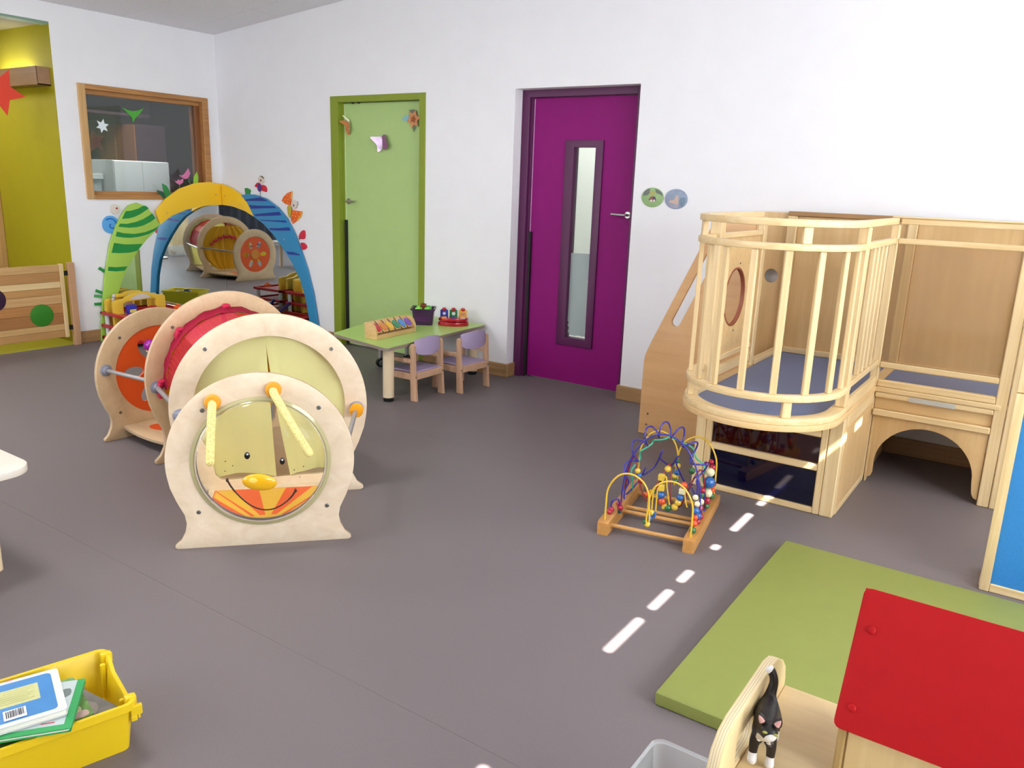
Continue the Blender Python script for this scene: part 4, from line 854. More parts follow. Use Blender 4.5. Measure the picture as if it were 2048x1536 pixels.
sf = thing('store_shelf', 'dark shelf and pale rail high in the store room', 'shelf', (-9.6, 4.6, 1.9)); box('shelf', -10.2, -8.3, 4.5, 5.2, 2.02, 2.05, mat('cupboard_dark', '#4a3540', .6), sf); box('rail', -10.2, -8.3, 4.48, 4.50, 1.92, 1.935, mat('rail_pale', '#b9b6b8', .5), sf)
lc = thing('store_counter', 'low grey counter beside the white cabinet in the store room', 'counter', (-8.3, 4.0, 0)); box('body', -8.6, -7.7, 3.66, 4.28, 0, 1.38, mat('counter_grey', '#aab1b4', .6), lc); box('top', -8.62, -7.68, 3.645, 4.29, 1.38, 1.43, mat('counter_top', '#c2c8ca', .5), lc)

# decorations on the green door
fl1 = thing('paper_butterfly', 'orange paper butterfly curling off the green door', 'paper butterfly', (-5.17, 5.07, 1.9))
M_pap = mat('orange_print_paper', '#b8723c', .7); M_papw = mat('pale_paper', '#dfe3c2', .7)
def bent(lp, m, p, name, sx):
    def f(bm):
        flat(bm, [smoothloop(lp, 3)], .001, (0, 0, 0), (1, 0, 0), (0, 0, 1))
        for v in bm.verts: v.co.y -= abs(v.co.x) * sx
    return part(name, m, p, f, local=True)
bent([(-.07, .035), (-.02, .04), (.01, .0), (.015, -.04), (-.01, -.075), (-.025, -.04), (-.03, .0)], M_pap, fl1, 'wing', .8); bent([(-.035, .075), (-.03, .08), (.012, .03), (.02, -.01), (.06, -.04), (.055, -.045), (.01, -.02), (.0, .02)], M_papw, fl1, 'wing', 1.2)
fl2 = thing('paper_butterfly', 'shiny lilac paper butterfly on the green door', 'paper butterfly', (-4.80, 5.07, 1.76))
bent([(0, .05), (-.04, .05), (-.09, .045), (-.05, 0), (-.035, -.03), (-.032, -.07), (0, -.05), (.012, 0)], mat('lilac_foil', '#d9bfe0', .25, metal=.2), fl2, 'wing', .5); bent([(0, .05), (.05, .068), (.07, .02), (.094, -.022), (.035, -.055), (.012, -.02)], mat('mauve_print', '#8d5a7c', .5), fl2, 'wing', .3)
fl3 = thing('paper_flower', 'orange paper flower with a blue leaf on the green door', 'paper flower', (-4.455, 5.07, 1.945))
plate('petals', [star(6, .075, .045, .2)], .002, (0, 0, 0), (1, 0, 0), (0, 0, 1), mat('apricot_paper', '#c98a5e', .7, var=.2, nscale=60), fl3, local=True); plate('heart', [star(5, .03, .018, .1)], .002, (0, -.003, 0), (1, 0, 0), (0, 0, 1), mat('rust_paper', '#9a5326', .7), fl3, local=True)
plate('leaf', [[(-.125, .0), (-.085, .03), (-.05, .035), (-.05, -.02), (-.085, -.015)]], .0015, (0, .001, 0), (1, 0, 0), (0, 0, 1), mat('blue_paper', '#7fb7bd', .7), fl3, local=True); plate('leaf', [[(-.05, .07), (-.03, .05), (.03, .06), (.0, .075)]], .0015, (0, .001, 0), (1, 0, 0), (0, 0, 1), mat('grey_paper', '#6d7460', .7), fl3, local=True); plate('leaf', [[(-.01, -.06), (.0, -.10), (.02, -.055)]], .0015, (0, .001, 0), (1, 0, 0), (0, 0, 1), MATS['grey_paper'], fl3, local=True)
# two round photo plaques by the purple door
def plaque(name, label, x, z, base, bits):
    t = thing(name, label, 'plaque', (x, 5.03, z)); plate('disc', [circ(0, 0, .079, 40, .064)], .006, (0, 0, 0), (1, 0, 0), (0, 0, 1), base, t, bev=.001, local=True)
    for i, (lp, m) in enumerate(bits): plate('print', [lp], .0004, (0, -.006 - .0003 * i, 0), (1, 0, 0), (0, 0, 1), m, t, local=True)
cl = lambda lp, s=1: [(x * .01 * s, z * .01 * s) for x, z in lp]
plaque('round_plaque', 'round photo plaque of an insect on a green leaf', -2.313, 1.417, mat('leaf_photo', '#8fae74', .4, var=.08, nscale=40), [
    (cl([(-7.2, .8), (-6.2, 3.6), (-4, 5.2), (-2.2, 5.8), (-1.6, 3.2), (-3.4, 1.4)]), mat('photo_slate', '#6a7168', .5)), (cl([(1.5, 5.6), (4, 5), (6.6, 3), (7.4, 1), (5, 2.2), (2.5, 3)]), mat('photo_slate', '#6a7168', .5)),
    (cl([(-2.6, 4.2), (-.5, 3.4), (2.2, 4.2), (1, 1.4), (-.4, -.2)]), mat('photo_straw', '#a9a35c', .5)), (smoothloop(cl([(-2.6, -1.6), (-1.2, .4), (1, .6), (2.4, -.2), (2.6, -2), (0, -2.4)]), 3), mat('photo_brown', '#8a5f4d', .5)),
    (circ(.013, -.004, .011, 14), mat('photo_violet', '#5d4560', .5)), (circ(-.006, -.022, .008, 12), mat('photo_white', '#d8d4cc', .5)), (circ(.014, -.02, .007, 12), mat('photo_white', '#d8d4cc', .5))])
plaque('round_plaque', 'round photo plaque in blue grey with a pale animal shape', -2.145, 1.413, mat('slate_photo', '#8b98ad', .4, var=.1, nscale=30), [
    (smoothloop(cl([(-5, -2), (-3.4, -.8), (-1.4, -.6), (-.2, 2), (1, 2.4), (1.8, .8), (1.6, -3.6), (-1.2, -3.2), (-3.2, -2.8)]), 3), mat('photo_cream', '#c3a99c', .5)), (cl([(3, .8), (6.4, 1.4), (6.6, -2), (4.6, -5), (3, -3.4), (2.4, -1.2)]), mat('photo_teal', '#71899b', .5)),
    (cl([(-6, -2.6), (-1, -4), (2.8, -3.8), (1.6, -6), (-2.6, -5.4)]), mat('photo_lilac', '#a09eb0', .5))])
# ================================================================== green table, its chairs and toys
Wch = wood('beech', '#cfa98a', '#c09878', 'z', 7); Wleg = wood('beech_leg', '#e2cfae', '#d6bf9a', 'z', 6)
M_ttop = mat('lime_laminate', '#aed070', .3, var=.01, nscale=8); M_tedge = mat('taupe_edge', '#8f7f74', .5)
TZ = .395
tb = thing('childrens_table', 'low lime green table with round legs beside the green door', 'table', (-3.95, 4.45, 0))
corn = [(-4.20, 3.93), (-3.565, 3.80), (-3.64, 5.008), (-4.5, 5.008)]
def rounded(pts, r, n=5):
    out = []; k = len(pts)
    for i in range(k):
        p = Vector(pts[i]); a = (Vector(pts[i - 1]) - p).normalized(); b = (Vector(pts[(i + 1) % k]) - p).normalized(); h = a.angle(b) / 2; d = r / math.tan(h)
        c = p + (a + b).normalized() * (r / math.sin(h)); s = p + a * d - c; e = p + b * d - c
        for j in range(n + 1):
            v = s.lerp(e, j / n).normalized() * r; out.append((c.x + v.x, c.y + v.y))
    return out
tl = rounded(corn, .025)
plate('table_top', [tl], .004, (0, 0, TZ - .004), (1, 0, 0), (0, 1, 0), M_ttop, tb); plate('edge_band', [tl], .022, (0, 0, TZ - .026), (1, 0, 0), (0, 1, 0), M_tedge, tb, bev=.003)
for x, y in ((-3.645, 3.905), (-3.705, 4.93)):
    l_ = part('leg', Wleg, tb, lambda bm: tube(bm, [(x, y, .028), (x, y, TZ - .027)], .038, 24)); part('foot', M_black, l_, lambda bm: lathe(bm, [(.0, 0), (.033, 0), (.035, .004), (.035, .03), (0, .03)], 24, Matrix.Translation((x, y, 0))))
for x, y in ((-4.40, 4.62), (-4.33, 4.86)):
    l_ = part('leg', M_tube, tb, lambda bm: tube(bm, [(x, y, .075), (x, y, TZ - .027)], .016, 12))
    part('caster', M_black, l_, lambda bm: (lathe(bm, [(.012, -.02), (.034, -.018), (.036, -.012), (.036, -.006), (.02, -.004), (.02, .004), (.036, .006), (.036, .012), (.034, .018), (.012, .02)], 20, Matrix.Translation((x, y, .036)) @ Matrix.Rotation(PI / 2, 4, 'Y') @ Matrix.Rotation(.5, 4, 'X'))))
    part('caster_hub', mat('hub_grey', '#7c8484', .4), l_, lambda bm: (lathe(bm, [(0, .0), (.024, 0), (.022, .003), (0, .003)], 16, Matrix.Translation((x + .02, y - .008, .036)) @ Matrix.Rotation(PI / 2, 4, 'Y')), bx(bm, x - .01, x + .01, y - .02, y + .02, .055, .08, .004)))
M_lil = mat('lilac_laminate', '#a898b8', .4, var=.02, nscale=10)
def chair(label, x, y, rz):
    """local frame: backrest at +x, seat towards -x, width along y"""
    c = thing('childrens_chair', label, 'chair', (x, y, 0), rz, 'small lilac chairs at the green table')
    for s in (-1, 1):
        plate('leg', [[(-.02, 0), (.028, 0), (.012, .20), (.004, .385), (-.006, .397), (-.02, .397), (-.03, .388), (-.028, .20)]], .024, (0, s * .148 + (.012), 0), (1, 0, 0), (0, 0, 1), Wch, c, bev=.004, local=True)
        plate('leg', [[(-.265, 0), (-.225, 0), (-.218, .275), (-.25, .275)]], .024, (0, s * .148 + .012, 0), (1, 0, 0), (0, 0, 1), Wch, c, bev=.003, local=True)
        box('arm', -.255, -.02, s * .148 - .018, s * .148 + .018, .262, .29, Wch, c, bev=.006, seg=2, local=True)
        box('side_rail', -.245, -.005, s * .148 - .011, s * .148 + .011, .145, .19, Wch, c, local=True)
        part('screw_cap', M_screw, c, lambda bm: ball(bm, (.018, s * .148, .168), .006, 8), local=True)
    box('seat_rail', .0, .022, -.136, .136, .15, .196, Wch, c, local=True); box('seat_rail', -.245, -.223, -.136, .136, .15, .19, Wch, c, local=True)
    box('seat', -.262, .0, -.136, .136, .192, .204, M_lil, c, bev=.004, seg=2, local=True)
    def back(bm):
        lp = smoothloop([(-.128, .335), (-.132, .40), (-.115, .424), (0, .438), (.115, .424), (.132, .40), (.128, .335), (.08, .315), (0, .31), (-.08, .315)], 4)
        flat(bm, [lp], .012, (-.014, 0, 0), (0, 1, 0), (0, 0, 1), .003)
        for v in bm.verts: v.co.x += .03 * (1 - (v.co.y / .14) ** 2) - (v.co.z - .31) * .08
    part('backrest', M_lil, c, back, local=True)
    return c
chair('small lilac and beech chair near the front corner of the green table', -3.515, 4.165, .02)
chair('small lilac and beech chair at the far end of the green table', -3.405, 4.545, -.06)
# wooden box with coloured flaps
ib = thing('flap_box', 'wooden rattle box with six coloured flaps on the green table', 'wooden toy', (-3.862, 4.165, TZ), .05)
Wib = wood('box_wood', '#dab77d', '#c7a064', 'y', 7)
box('base', -.055, .055, -.218, .218, 0, .03, Wib, ib, bev=.003, local=True)
for y in (-.218, .204): plate('end_cheek', [[(-.055, .03), (.055, .03), (.052, .06), (.035, .095), (.012, .112), (-.02, .118), (-.055, .112)]], .014, (0, y + .014, 0), (1, 0, 0), (0, 0, 1), Wib, ib, bev=.002, local=True)
box('back', -.055, -.047, -.204, .204, .03, .112, Wib, ib, bev=.001, local=True)
cols_ = ('#c01f26', '#d9822b', '#e6b52f', '#2c8a5c', '#3f86c8', '#7a4fb5')
for i, c in enumerate(cols_):
    y = -.168 + .0675 * i; dl = .012 if i % 2 else 0
    M = Matrix.Translation((.004, y, .078)) @ Matrix.Rotation(math.radians(40), 4, 'Y')
    p_ = part('paddle', Wib, ib, lambda bm: bx(bm, -.06, .052, -.026, .026, -.004, .004, .003, M=M), local=True)
    part('coloured_flap', mat('flap_%d' % i, c, .25, coat=.4), p_, lambda bm: flat(bm, [circ(.010, 0, .038, 24, .028)], .006, M @ Vector((0, 0, .004)), (M.to_3x3() @ Vector((1, 0, 0))), (M.to_3x3() @ Vector((0, 1, 0))), .002), local=True)
part('rod', M_steel, ib, lambda bm: tube(bm, [(-.02, -.204, .098), (-.02, .204, .098)], .004, 8), local=True)
# purple bucket of green blocks
bk = thing('block_bucket', 'dark purple plastic bucket of green blocks on the green table', 'bucket', (-4.0, 4.68, TZ), math.radians(35))
M_bk = mat('aubergine_plastic', '#3f1f45', .3, coat=.2)
def bucket(bm):
    lev = [(.066, .062, .003), (.078, .075, .122), (.094, .09, .128), (.094, .09, .116), (.083, .08, .116), (.071, .067, 0)]; R_ = []
    for a, b, z in lev: R_.append([bm.verts.new((x, y, z)) for x, y in rrect(-a, a, -b, b, .016, 3)])
    bm.faces.new(R_[0]); bm.faces.new(R_[-1][::-1])
    for p, q in zip(R_, R_[1:]):
        for k in range(len(p)): bm.faces.new((p[k], p[(k + 1) % len(p)], q[(k + 1) % len(q)], q[k]))
part('pail', M_bk, bk, bucket, local=True)
part('front_window', mat('aubergine_clear', '#4a2a50', .15, coat=.5), bk, lambda bm: bx(bm, -.058, .058, -.081, -.078, .02, .10, .002, M=Matrix.Rotation(math.radians(-5.8), 4, 'X')), local=True)
for k, (x, y, rz, mm) in enumerate(((-.034, .034, .3, '#6fd24a'), (.034, -.034, .5, '#6fd24a'), (-.034, -.034, .2, '#8fe05a'), (.036, .034, .2, '#5cc23e'), (.0, .0, .5, '#7a3b22'))):
    t = thing('toy_block', ('light green block by the rim of the purple bucket', 'green block in the middle of the purple bucket', 'pale lime block at the front of the purple bucket', 'bright green block on the right in the purple bucket', 'brown block sticking up from the purple bucket')[k], 'block',
        tuple(Matrix.Translation((-4.0, 4.68, TZ)) @ Matrix.Rotation(math.radians(35), 4, 'Z') @ Vector((x, y, .088 if k < 4 else .112))), rz)
    M = Matrix.Rotation(.12 * (k - 2), 4, 'X'); box('cube', -.022, .022, -.022, .022, .0, .044, mat('block_%d' % k, mm, .35), t, bev=.004, local=True, M=M); part('stud', mat('block_%d' % k, mm, .35), t, lambda bm: lathe(bm, [(.011, .043), (.011, .052), (0, .052)], 12, M), local=True)
# red pop-up toy
pu = thing('popup_toy', 'red oval pop-up toy with three upright figures on the green table', 'pop-up toy', (-3.80, 4.80, TZ), math.radians(38))
part('base', mat('pop_red', '#b01224', .2, coat=.5), pu, lambda bm: (flat(bm, [circ(0, 0, .118, 40, .068)], .03, (0, 0, 0), (1, 0, 0), (0, 1, 0), .006), flat(bm, [circ(0, .004, .114, 40, .062)], .026, (0, 0, .034), (1, 0, 0), (0, 1, 0), .008)), local=True)
for i, c in enumerate(('#22389a', '#22703a', '#e0a030')):
    x = -.072 + .072 * i
    f_ = plate('flap_card', [[(x - .03, .0), (x + .03, .0), (x + .03, .058), (x + .02, .064), (x - .02, .064), (x - .03, .058)]], .008, (0, .036, .054), (1, 0, 0), (0, 0, 1), mat('card_%d' % i, c, .3), pu, bev=.002, local=True)
    part('figure_cap', mat('pop_red', '#b01224', .2), f_, lambda bm: ball(bm, (x, .032, .118), .018, 12, (1, .5, .8)), local=True)
    plate('motif', [star(6, .016, .009) if i == 0 else circ(0, 0, .014, 16) if i == 1 else rect(-.015, .015, -.009, .009)], .0015, (x, .0275, .086), (1, 0, 0), (0, 0, 1), mat('motif_%d' % i, ('#c9cfe6', '#c6d6c4', '#b98f8a')[i], .5), f_, local=True)
for i, c in enumerate(('#e8891c', '#2a3a9a', '#c9a9a0')):
    part('button', mat('button_%d' % i, c, .3), pu, lambda bm: bx(bm, -.092 + .072 * i, -.052 + .072 * i, -.045, -.015, .056, .07, .004, 2), local=True)

# ================================================================== bead maze
bmz = thing('bead_maze', 'wooden bead maze with looping coloured wires on the floor', 'bead maze', (-1.455, 2.905, 0), math.radians(10.4))
Wbm = wood('maze_wood', '#c58f4f', '#b27c3e', 'y', 7); Wbr = wood('maze_rod', '#cf9c5c', '#bd8848', 'x', 7)
W_, L_ = .375, .60     # local: x across, y into depth
for x in (0, W_): plate('base_bar', [[(0, 0), (L_, 0), (L_ + .012, .02), (L_ + .008, .05), (L_ - .02, .06), (.02, .062), (.0, .055)]], .05, (x - .025, 0, 0), (0, 1, 0), (0, 0, 1), Wbm, bmz, bev=.004, local=True)
for y, z in ((.055, .03), (.235, .03), (.29, .03), (.49, .03)): part('cross_rod', Wbr, bmz, lambda bm: tube(bm, [(.02, y, z), (W_ - .02, y, z)], .0095, 10), local=True)
def mw(c, n): return mat(n, c, .25, coat=.3)
M_wy, M_wb, M_wg, M_wr = mw('#e0b63a', 'wire_yellow'), mw('#3a3590', 'wire_violet'), mw('#49b592', 'wire_mint'), mw('#7d1620', 'wire_red')
def wire(m, pts, r=.0042, n=6): return part('wire', m, bmz, lambda bm: tube(bm, spline(pts, n), r, 8), local=True, ang=80)
def arcs(y, h):
    hw = W_ / 2
    wire(M_wy, [(0, y, .06), (0, y, h * .45), (.006, y, h * .72), (hw * .25, y, h * .94), (hw * .55, y, h), (hw * .85, y, h * .9), (hw, y, h * .68), (hw - .005, y, h * .4), (hw - .004, y, .075)])
    wire(M_wy, [(W_, y, .06), (W_, y, h * .45), (W_ - .006, y, h * .72), (W_ - hw * .25, y, h * .94), (W_ - hw * .55, y, h), (W_ - hw * .85, y, h * .9), (hw, y + .006, h * .68), (hw + .006, y + .004, h * .4), (hw + .006, y + .004, .09)])
arcs(.03, .29); arcs(.565, .335)
# three yellow hairpins hanging at the front
for dx in (.0, .012, .024): wire(M_wy, [(W_ / 2 + dx - .006, .045 + dx * 2, .09), (W_ / 2 + dx - .006, .045 + dx * 2, .21), (W_ / 2 + dx, .05 + dx * 2, .23)], .0035)
def big(y, h, m, spiral=0, amp=.03, turns=9):
    P = []
    for k in range(61):
        t = k / 60; a = PI * t; x = W_ / 2 - (W_ / 2 - .008) * math.cos(a); z = .06 + h * math.sin(a) ** .85; yy = y
        if spiral:
            q = 2 * PI * turns * t; env = min(1, 6 * t, 6 * (1 - t)); x += amp * env * math.cos(q) * math.cos(a) * -1; z += amp * env * math.cos(q) * math.sin(a); yy += amp * env * math.sin(q)
        P.append((x, yy, z))
    return wire(m, P, .004, 2 if not spiral else 3)
big(.25, .36, M_wb); big(.30, .37, M_wb, 1, .034, 8.5)
def wavy(y, h, m):
    P = []
    for k in range(31):
        t = k / 30; a = PI * t; P.append((W_ / 2 - (W_ / 2 - .01) * math.cos(a) + .008 * math.sin(k * 1.6), y + .014 * math.cos(k * 1.3), .06 + h * math.sin(a) ** .8))
    return wire(m, P, .0042, 3)
wavy(.40, .30, M_wg)
wire(M_wb, [(.0, .36, .06)] + [(.03 + .02 * math.sin(k * 2.1) + .025 * k, .42 + .03 * math.cos(k * 2.1), .10 + .16 * math.sin(PI * min(1, k / 11)) + .05 * math.sin(k * 1.9)) for k in range(12)] + [(W_, .34, .06)])
wire(M_wr, [(.0, .32, .06), (.01, .33, .20), (.035, .34, .27), (.06, .32, .18), (.10, .29, .10), (.13, .30, .085), (.17, .36, .20), (.19, .38, .24), (.205, .36, .19), (.225, .32, .08), (.27, .31, .08), (.31, .33, .20), (.335, .36, .245), (.355, .36, .20), (W_, .36, .06)])
wire(M_wy, [(.16, .25, .12), (.18, .25, .13), (.19, .25, .20), (.205, .25, .225), (.215, .25, .17), (.235, .25, .085), (.255, .25, .09), (.275, .25, .15), (.29, .25, .18), (.30, .25, .13), (.31, .25, .10)], .0035)
wire(M_wb, [(.0, .12, .06), (.0, .12, .11), (.015, .12, .125), (.03, .13, .12), (.035, .14, .06)])
wire(M_wb, [(W_ - .02, .20, .06), (W_ - .02, .20, .25), (W_ - .04, .21, .26)])
BC = {'r': '#a81c34', 'g': '#2f6b3f', 'b': '#2a63a8', 'c': '#e2d9b0', 'o': '#d9542a', 'y': '#e2bf45', 'v': '#5a2a7a'}
bead0 = None
def bead(x, y, z, c, r=.013, cube=False):
    m = mat('bead_' + c, BC[c], .25, coat=.4)
    if cube: return part('bead', m, bmz, lambda bm: bx(bm, x - r, x + r, y - r, y + r, z - r, z + r, .002, M=None), local=True)
    return part('bead', m, bmz, lambda bm: ball(bm, (x, y, z), r, 10), local=True)
for x, y, z, c, r in ((.0, .12, .075, 'r', .014), (.035, .14, .083, 'r', .014), (.03, .155, .06, 'g', .012), (.012, .20, .075, 'r', .013), (.0, .095, .072, 'r', .012),
    (W_, .07, .075, 'g', .015), (W_, .085, .10, 'o', .015), (W_, .10, .122, 'o', .013), (W_, .105, .15, 'b', .016), (W_, .115, .178, 'c', .013), (W_ - .012, .13, .20, 'c', .013),
    (W_, .17, .075, 'r', .013), (W_, .175, .10, 'b', .014), (W_ - .005, .19, .075, 'r', .012), (W_, .235, .075, 'r', .014), (W_ - .01, .26, .105, 'o', .013), (W_ - .01, .27, .13, 'c', .015), (W_ - .01, .28, .16, 'g', .012), (W_ - .008, .28, .18, 'r', .012),
    (W_, .37, .075, 'g', .014), (W_, .375, .10, 'r', .017), (W_, .38, .135, 'c', .021), (W_, .385, .185, 'b', .028), (W_, .39, .232, 'c', .021), (W_, .50, .078, 'g', .015), (W_, .505, .105, 'o', .014), (W_, .51, .135, 'r', .015), (W_, .44, .24, 'r', .015), (W_ - .01, .45, .262, 'r', .013), (W_ - .03, .44, .25, 'v', .013),
    (.225, .25, .08, 'g', .018), (.255, .25, .09, 'y', .016), (.19, .25, .135, 'b', .018), (.196, .25, .105, 'o', .018), (.275, .25, .14, 'b', .017), (.268, .25, .115, 'y', .016), (.288, .25, .20, 'o', .016),
    (.185, .04, .075, 'y', .014), (.19, .05, .10, 'b', .014), (.196, .055, .125, 'y', .013), (.175, .035, .085, 'g', .011),
    (.055, .33, .20, 'y', .014), (.066, .325, .18, 'b', .013), (.078, .315, .16, 'r', .013), (.115, .30, .105, 'o', .014), (.128, .30, .12, 'r', .012), (.14, .31, .12, 'g', .012), (.155, .33, .15, 'r', .012), (.165, .345, .17, 'g', .012), (.185, .37, .22, 'y', .016),
    (.187, .565, .20, 'g', .013), (.19, .565, .175, 'y', .016), (.19, .565, .14, 'b', .015), (.18, .565, .12, 'y', .014), (.187, .565, .098, 'g', .013), (.29, .40, .22, 'g', .016)): bead(x, y, z, c, r)
bead(.19, .25, .17, 'y', .013, True); bead(.282, .25, .172, 'c', .013, True); bead(.203, .06, .115, 'b', .012, True); bead(.168, .33, .19, 'y', .014, True); bead(.21, .25, .085, 'y', .011, True)
# ================================================================== foreground
# pale table at the left edge
lt = thing('pale_table', 'pale table corner cut off by the left edge of the photo', 'table', (-3.5, .85, 0))
plate('table_top', [rrect(-4.3, -2.925, .35, 1.295, .09, 6)], .028, (0, 0, .40), (1, 0, 0), (0, 1, 0), mat('cream_laminate', '#d9cfc2', .4), lt, bev=.006)
for x, y in ((-3.10, 1.185), (-3.10, .44), (-4.2, 1.185), (-4.2, .44)): part('leg', Wleg, lt, lambda bm: tube(bm, [(x, y, 0), (x, y, .40)], .026, 18))
# chair leg beyond it
# tray of books
TU = math.radians(-15.8); tux = Vector((math.cos(TU), math.sin(TU))); tvy = Vector((-math.sin(TU), math.cos(TU)))
tcen = Vector((-1.776, .962)) - tux * .156 - tvy * .213
trY = mat('tray_yellow_near', '#e0bd16', .38, var=.01, nscale=5)
bt = thing('book_tray', 'bright yellow plastic tray full of picture books in front', 'tray', (tcen.x, tcen.y, 0), TU)
def near_tray(bm):
    # rim height follows the end walls, which dip in the middle
    W, L, H = .312, .426, .142; n = 10; pts = []
    base = rrect(-W / 2 + .022, W / 2 - .022, -L / 2 + .022, L / 2 - .022, .02, 4)
    def ringpts(inset, zf, rad):
        lp = []
        P = rrect(-W / 2 + inset, W / 2 - inset, -L / 2 + inset, L / 2 - inset, rad, 4)
        for i in range(len(P)):
            a, b = Vector(P[i]), Vector(P[(i + 1) % len(P)]); k = 12 if (a - b).length > .1 else 1
            for j in range(k): lp.append(a.lerp(b, j / k))
        return [bm.verts.new((p.x, p.y, zf(p))) for p in lp]
    def dip(p, z):
        if abs(p.y) > L / 2 - .04 and abs(p.x) < .105: 
            t = abs(p.x) / .105; return z - .030 * min(1, (1 - t) * 3.0)
        return z
    R_ = [ringpts(.024, lambda p: .005, .02), ringpts(.012, lambda p: dip(p, H - .004), .022), ringpts(.009, lambda p: dip(p, H), .024), ringpts(.0, lambda p: dip(p, H), .026), ringpts(-.001, lambda p: dip(p, H - .02), .027), ringpts(.007, lambda p: dip(p, H - .02), .024), ringpts(.02, lambda p: 0, .02)]
    bm.faces.new(R_[0]); bm.faces.new(R_[-1][::-1])
    for p, q in zip(R_, R_[1:]):
        for k in range(len(p)): bm.faces.new((p[k], p[(k + 1) % len(p)], q[(k + 1) % len(q)], q[k]))
part('tub', trY, bt, near_tray, local=True)
for s in (-1, 1):
    box('runner', s * .122 - .010, s * .122 + .010, .190, .218, .105, .146, trY, bt, bev=.005, seg=2, local=True)
    part('lug', trY, bt, lambda bm: (bx(bm, s * .1455 - .006, s * .1455 + .006, .196, .225, .10, .128, .002), bx(bm, s * .1455 - .006, s * .1455 + .006, .196, .212, .085, .10, .002), bx(bm, s * .1455 - .006, s * .1455 + .006, .213, .219, .09, .10, .001)), local=True)
    box('inner_rib', s * .098 - .005, s * .098 + .005, .182, .196, .02, .128, trY, bt, bev=.003, local=True)
M_page = mat('page_cream', '#e6e2d6', .7)
def book(label, corner, deg, w, h, z, th, mcov, bits, hard=False):
    """corner: far right corner of the cover; the book runs left along its width and towards the camera along its height"""
    r = math.radians(deg); b = thing('picture_book', label, 'book', (corner[0], corner[1], z), r, 'picture books in the yellow tray')
    plate('page_block', [rrect(-w + .003, -.003, -h + .003, -.003, .008, 3)], th - .005, (0, 0, .0025), (1, 0, 0), (0, 1, 0), M_page, b, local=True)
    plate('cover', [rrect(-w, 0, -h, 0, .010 if not hard else .003, 4)], .0025, (0, 0, 0), (1, 0, 0), (0, 1, 0), mcov, b, local=True); cv = plate('cover', [rrect(-w, 0, -h, 0, .010 if not hard else .003, 4)], .0025, (0, 0, th - .0025), (1, 0, 0), (0, 1, 0), mcov, b, local=True)
    for i, (lp, m) in enumerate(bits): plate('cover_print', [lp], .0003, (0, 0, th + .0002 * i), (1, 0, 0), (0, 1, 0), m, cv, local=True)
    return b
M_cw = mat('book_white', '#cdceca', .4); M_cb = mat('book_blue', '#417fb8', .3, var=.06, nscale=30); M_cy = mat('book_straw', '#bebd82', .4, var=.05, nscale=120); M_ink = mat('ink_black', '#1b1d22', .5); M_cg = mat('book_green', '#2f9a55', .35); M_mist = mat('book_mist', '#b7c3c2', .4, var=.08, nscale=25); M_gd = mat('print_grey', '#6f7a78', .5); M_red_i = mat('ink_red', '#b5434c', .5)
random.seed(5)
def blue_bits():
    # the print runs along the long side of the book
    o = [(rrect(-.190, -.016, -.27, -.018, .012, 4), M_cb), (rect(-.158, -.082, -.27, -.050), M_cy)]
    for k in range(7): o.append((rect(-.150 + .009 * k, -.1487 + .009 * k, -.26, -.062 - .006 * (k % 3)), mat('ink_pale', '#b4b272', .5)))
    o.append((rect(-.064, -.022, -.132, -.084), mat('label_white', '#e8e8ea', .4)))
    y = -.127
    while y < -.09:
        wdt = random.choice((.0010, .0016, .0024)); o.append((rect(-.059, -.030, y, y + wdt), M_ink)); y += wdt + random.choice((.0012, .0018))
    o.append((rect(-.198, -.195, -.12, -.10), M_red_i))
    return o
book('thick brown board book at the bottom of the yellow tray', (-1.835, .90), -15.8, .22, .30, .0065, .08, mat('book_brown', '#7a5a40', .5), [])
book('dark grey wildlife photo book at the far end of the tray', (-1.858, .952), 6, .19, .115, .089, .010, mat('book_slate', '#77736c', .35, var=.25, nscale=18), [(smoothloop([(-.12, -.05), (-.06, -.02), (-.02, -.05), (-.05, -.09), (-.10, -.08)], 3), mat('photo_fur', '#8d8278', .5)), (circ(-.10, -.04, .012, 14, .006), mat('photo_gold', '#a48b45', .5))], True)
book('leafy green picture book with white blossoms in the tray', (-1.842, .884), -14, .20, .24, .112, .012, mat('book_leafy', '#6f9450', .4, var=.3, nscale=45), [(smoothloop([(-.05, -.02), (-.02, -.03), (-.02, -.06), (-.05, -.07), (-.07, -.045)], 3), mat('photo_blossom', '#dcd3a4', .5, var=.2, nscale=60)), (smoothloop([(-.06, -.07), (-.02, -.07), (-.012, -.12), (-.06, -.12)], 3), mat('photo_darkgreen', '#3d6b4b', .5)), (smoothloop([(-.03, -.012), (-.005, -.012), (-.005, -.05), (-.025, -.04)], 3), mat('photo_rose', '#c9a9a0', .5))])
gb = [(rect(-.205, -.020, -.28, -.018), M_mist), (smoothloop([(-.17, -.03), (-.14, -.025), (-.13, -.05), (-.16, -.06)], 3), M_gd), (smoothloop([(-.06, -.17), (-.03, -.15), (-.028, -.20), (-.06, -.21)], 3), M_gd), (rect(-.05, -.042, -.14, -.132), M_gd), (rect(-.034, -.030, -.07, -.04), M_red_i), (smoothloop([(-.07, -.10), (-.045, -.08), (-.04, -.13), (-.065, -.14)], 3), mat('print_mint', '#a9bfae', .5))]
book('white picture book with a green border, corner over the tray edge', (-1.787, .799), -37, .207, .28, .1475, .011, M_cg, gb, True)
book('blue and white board book with a barcode on top of the tray', (-1.838, .820), -20.3, .203, .27, .160, .017, M_cw, blue_bits())

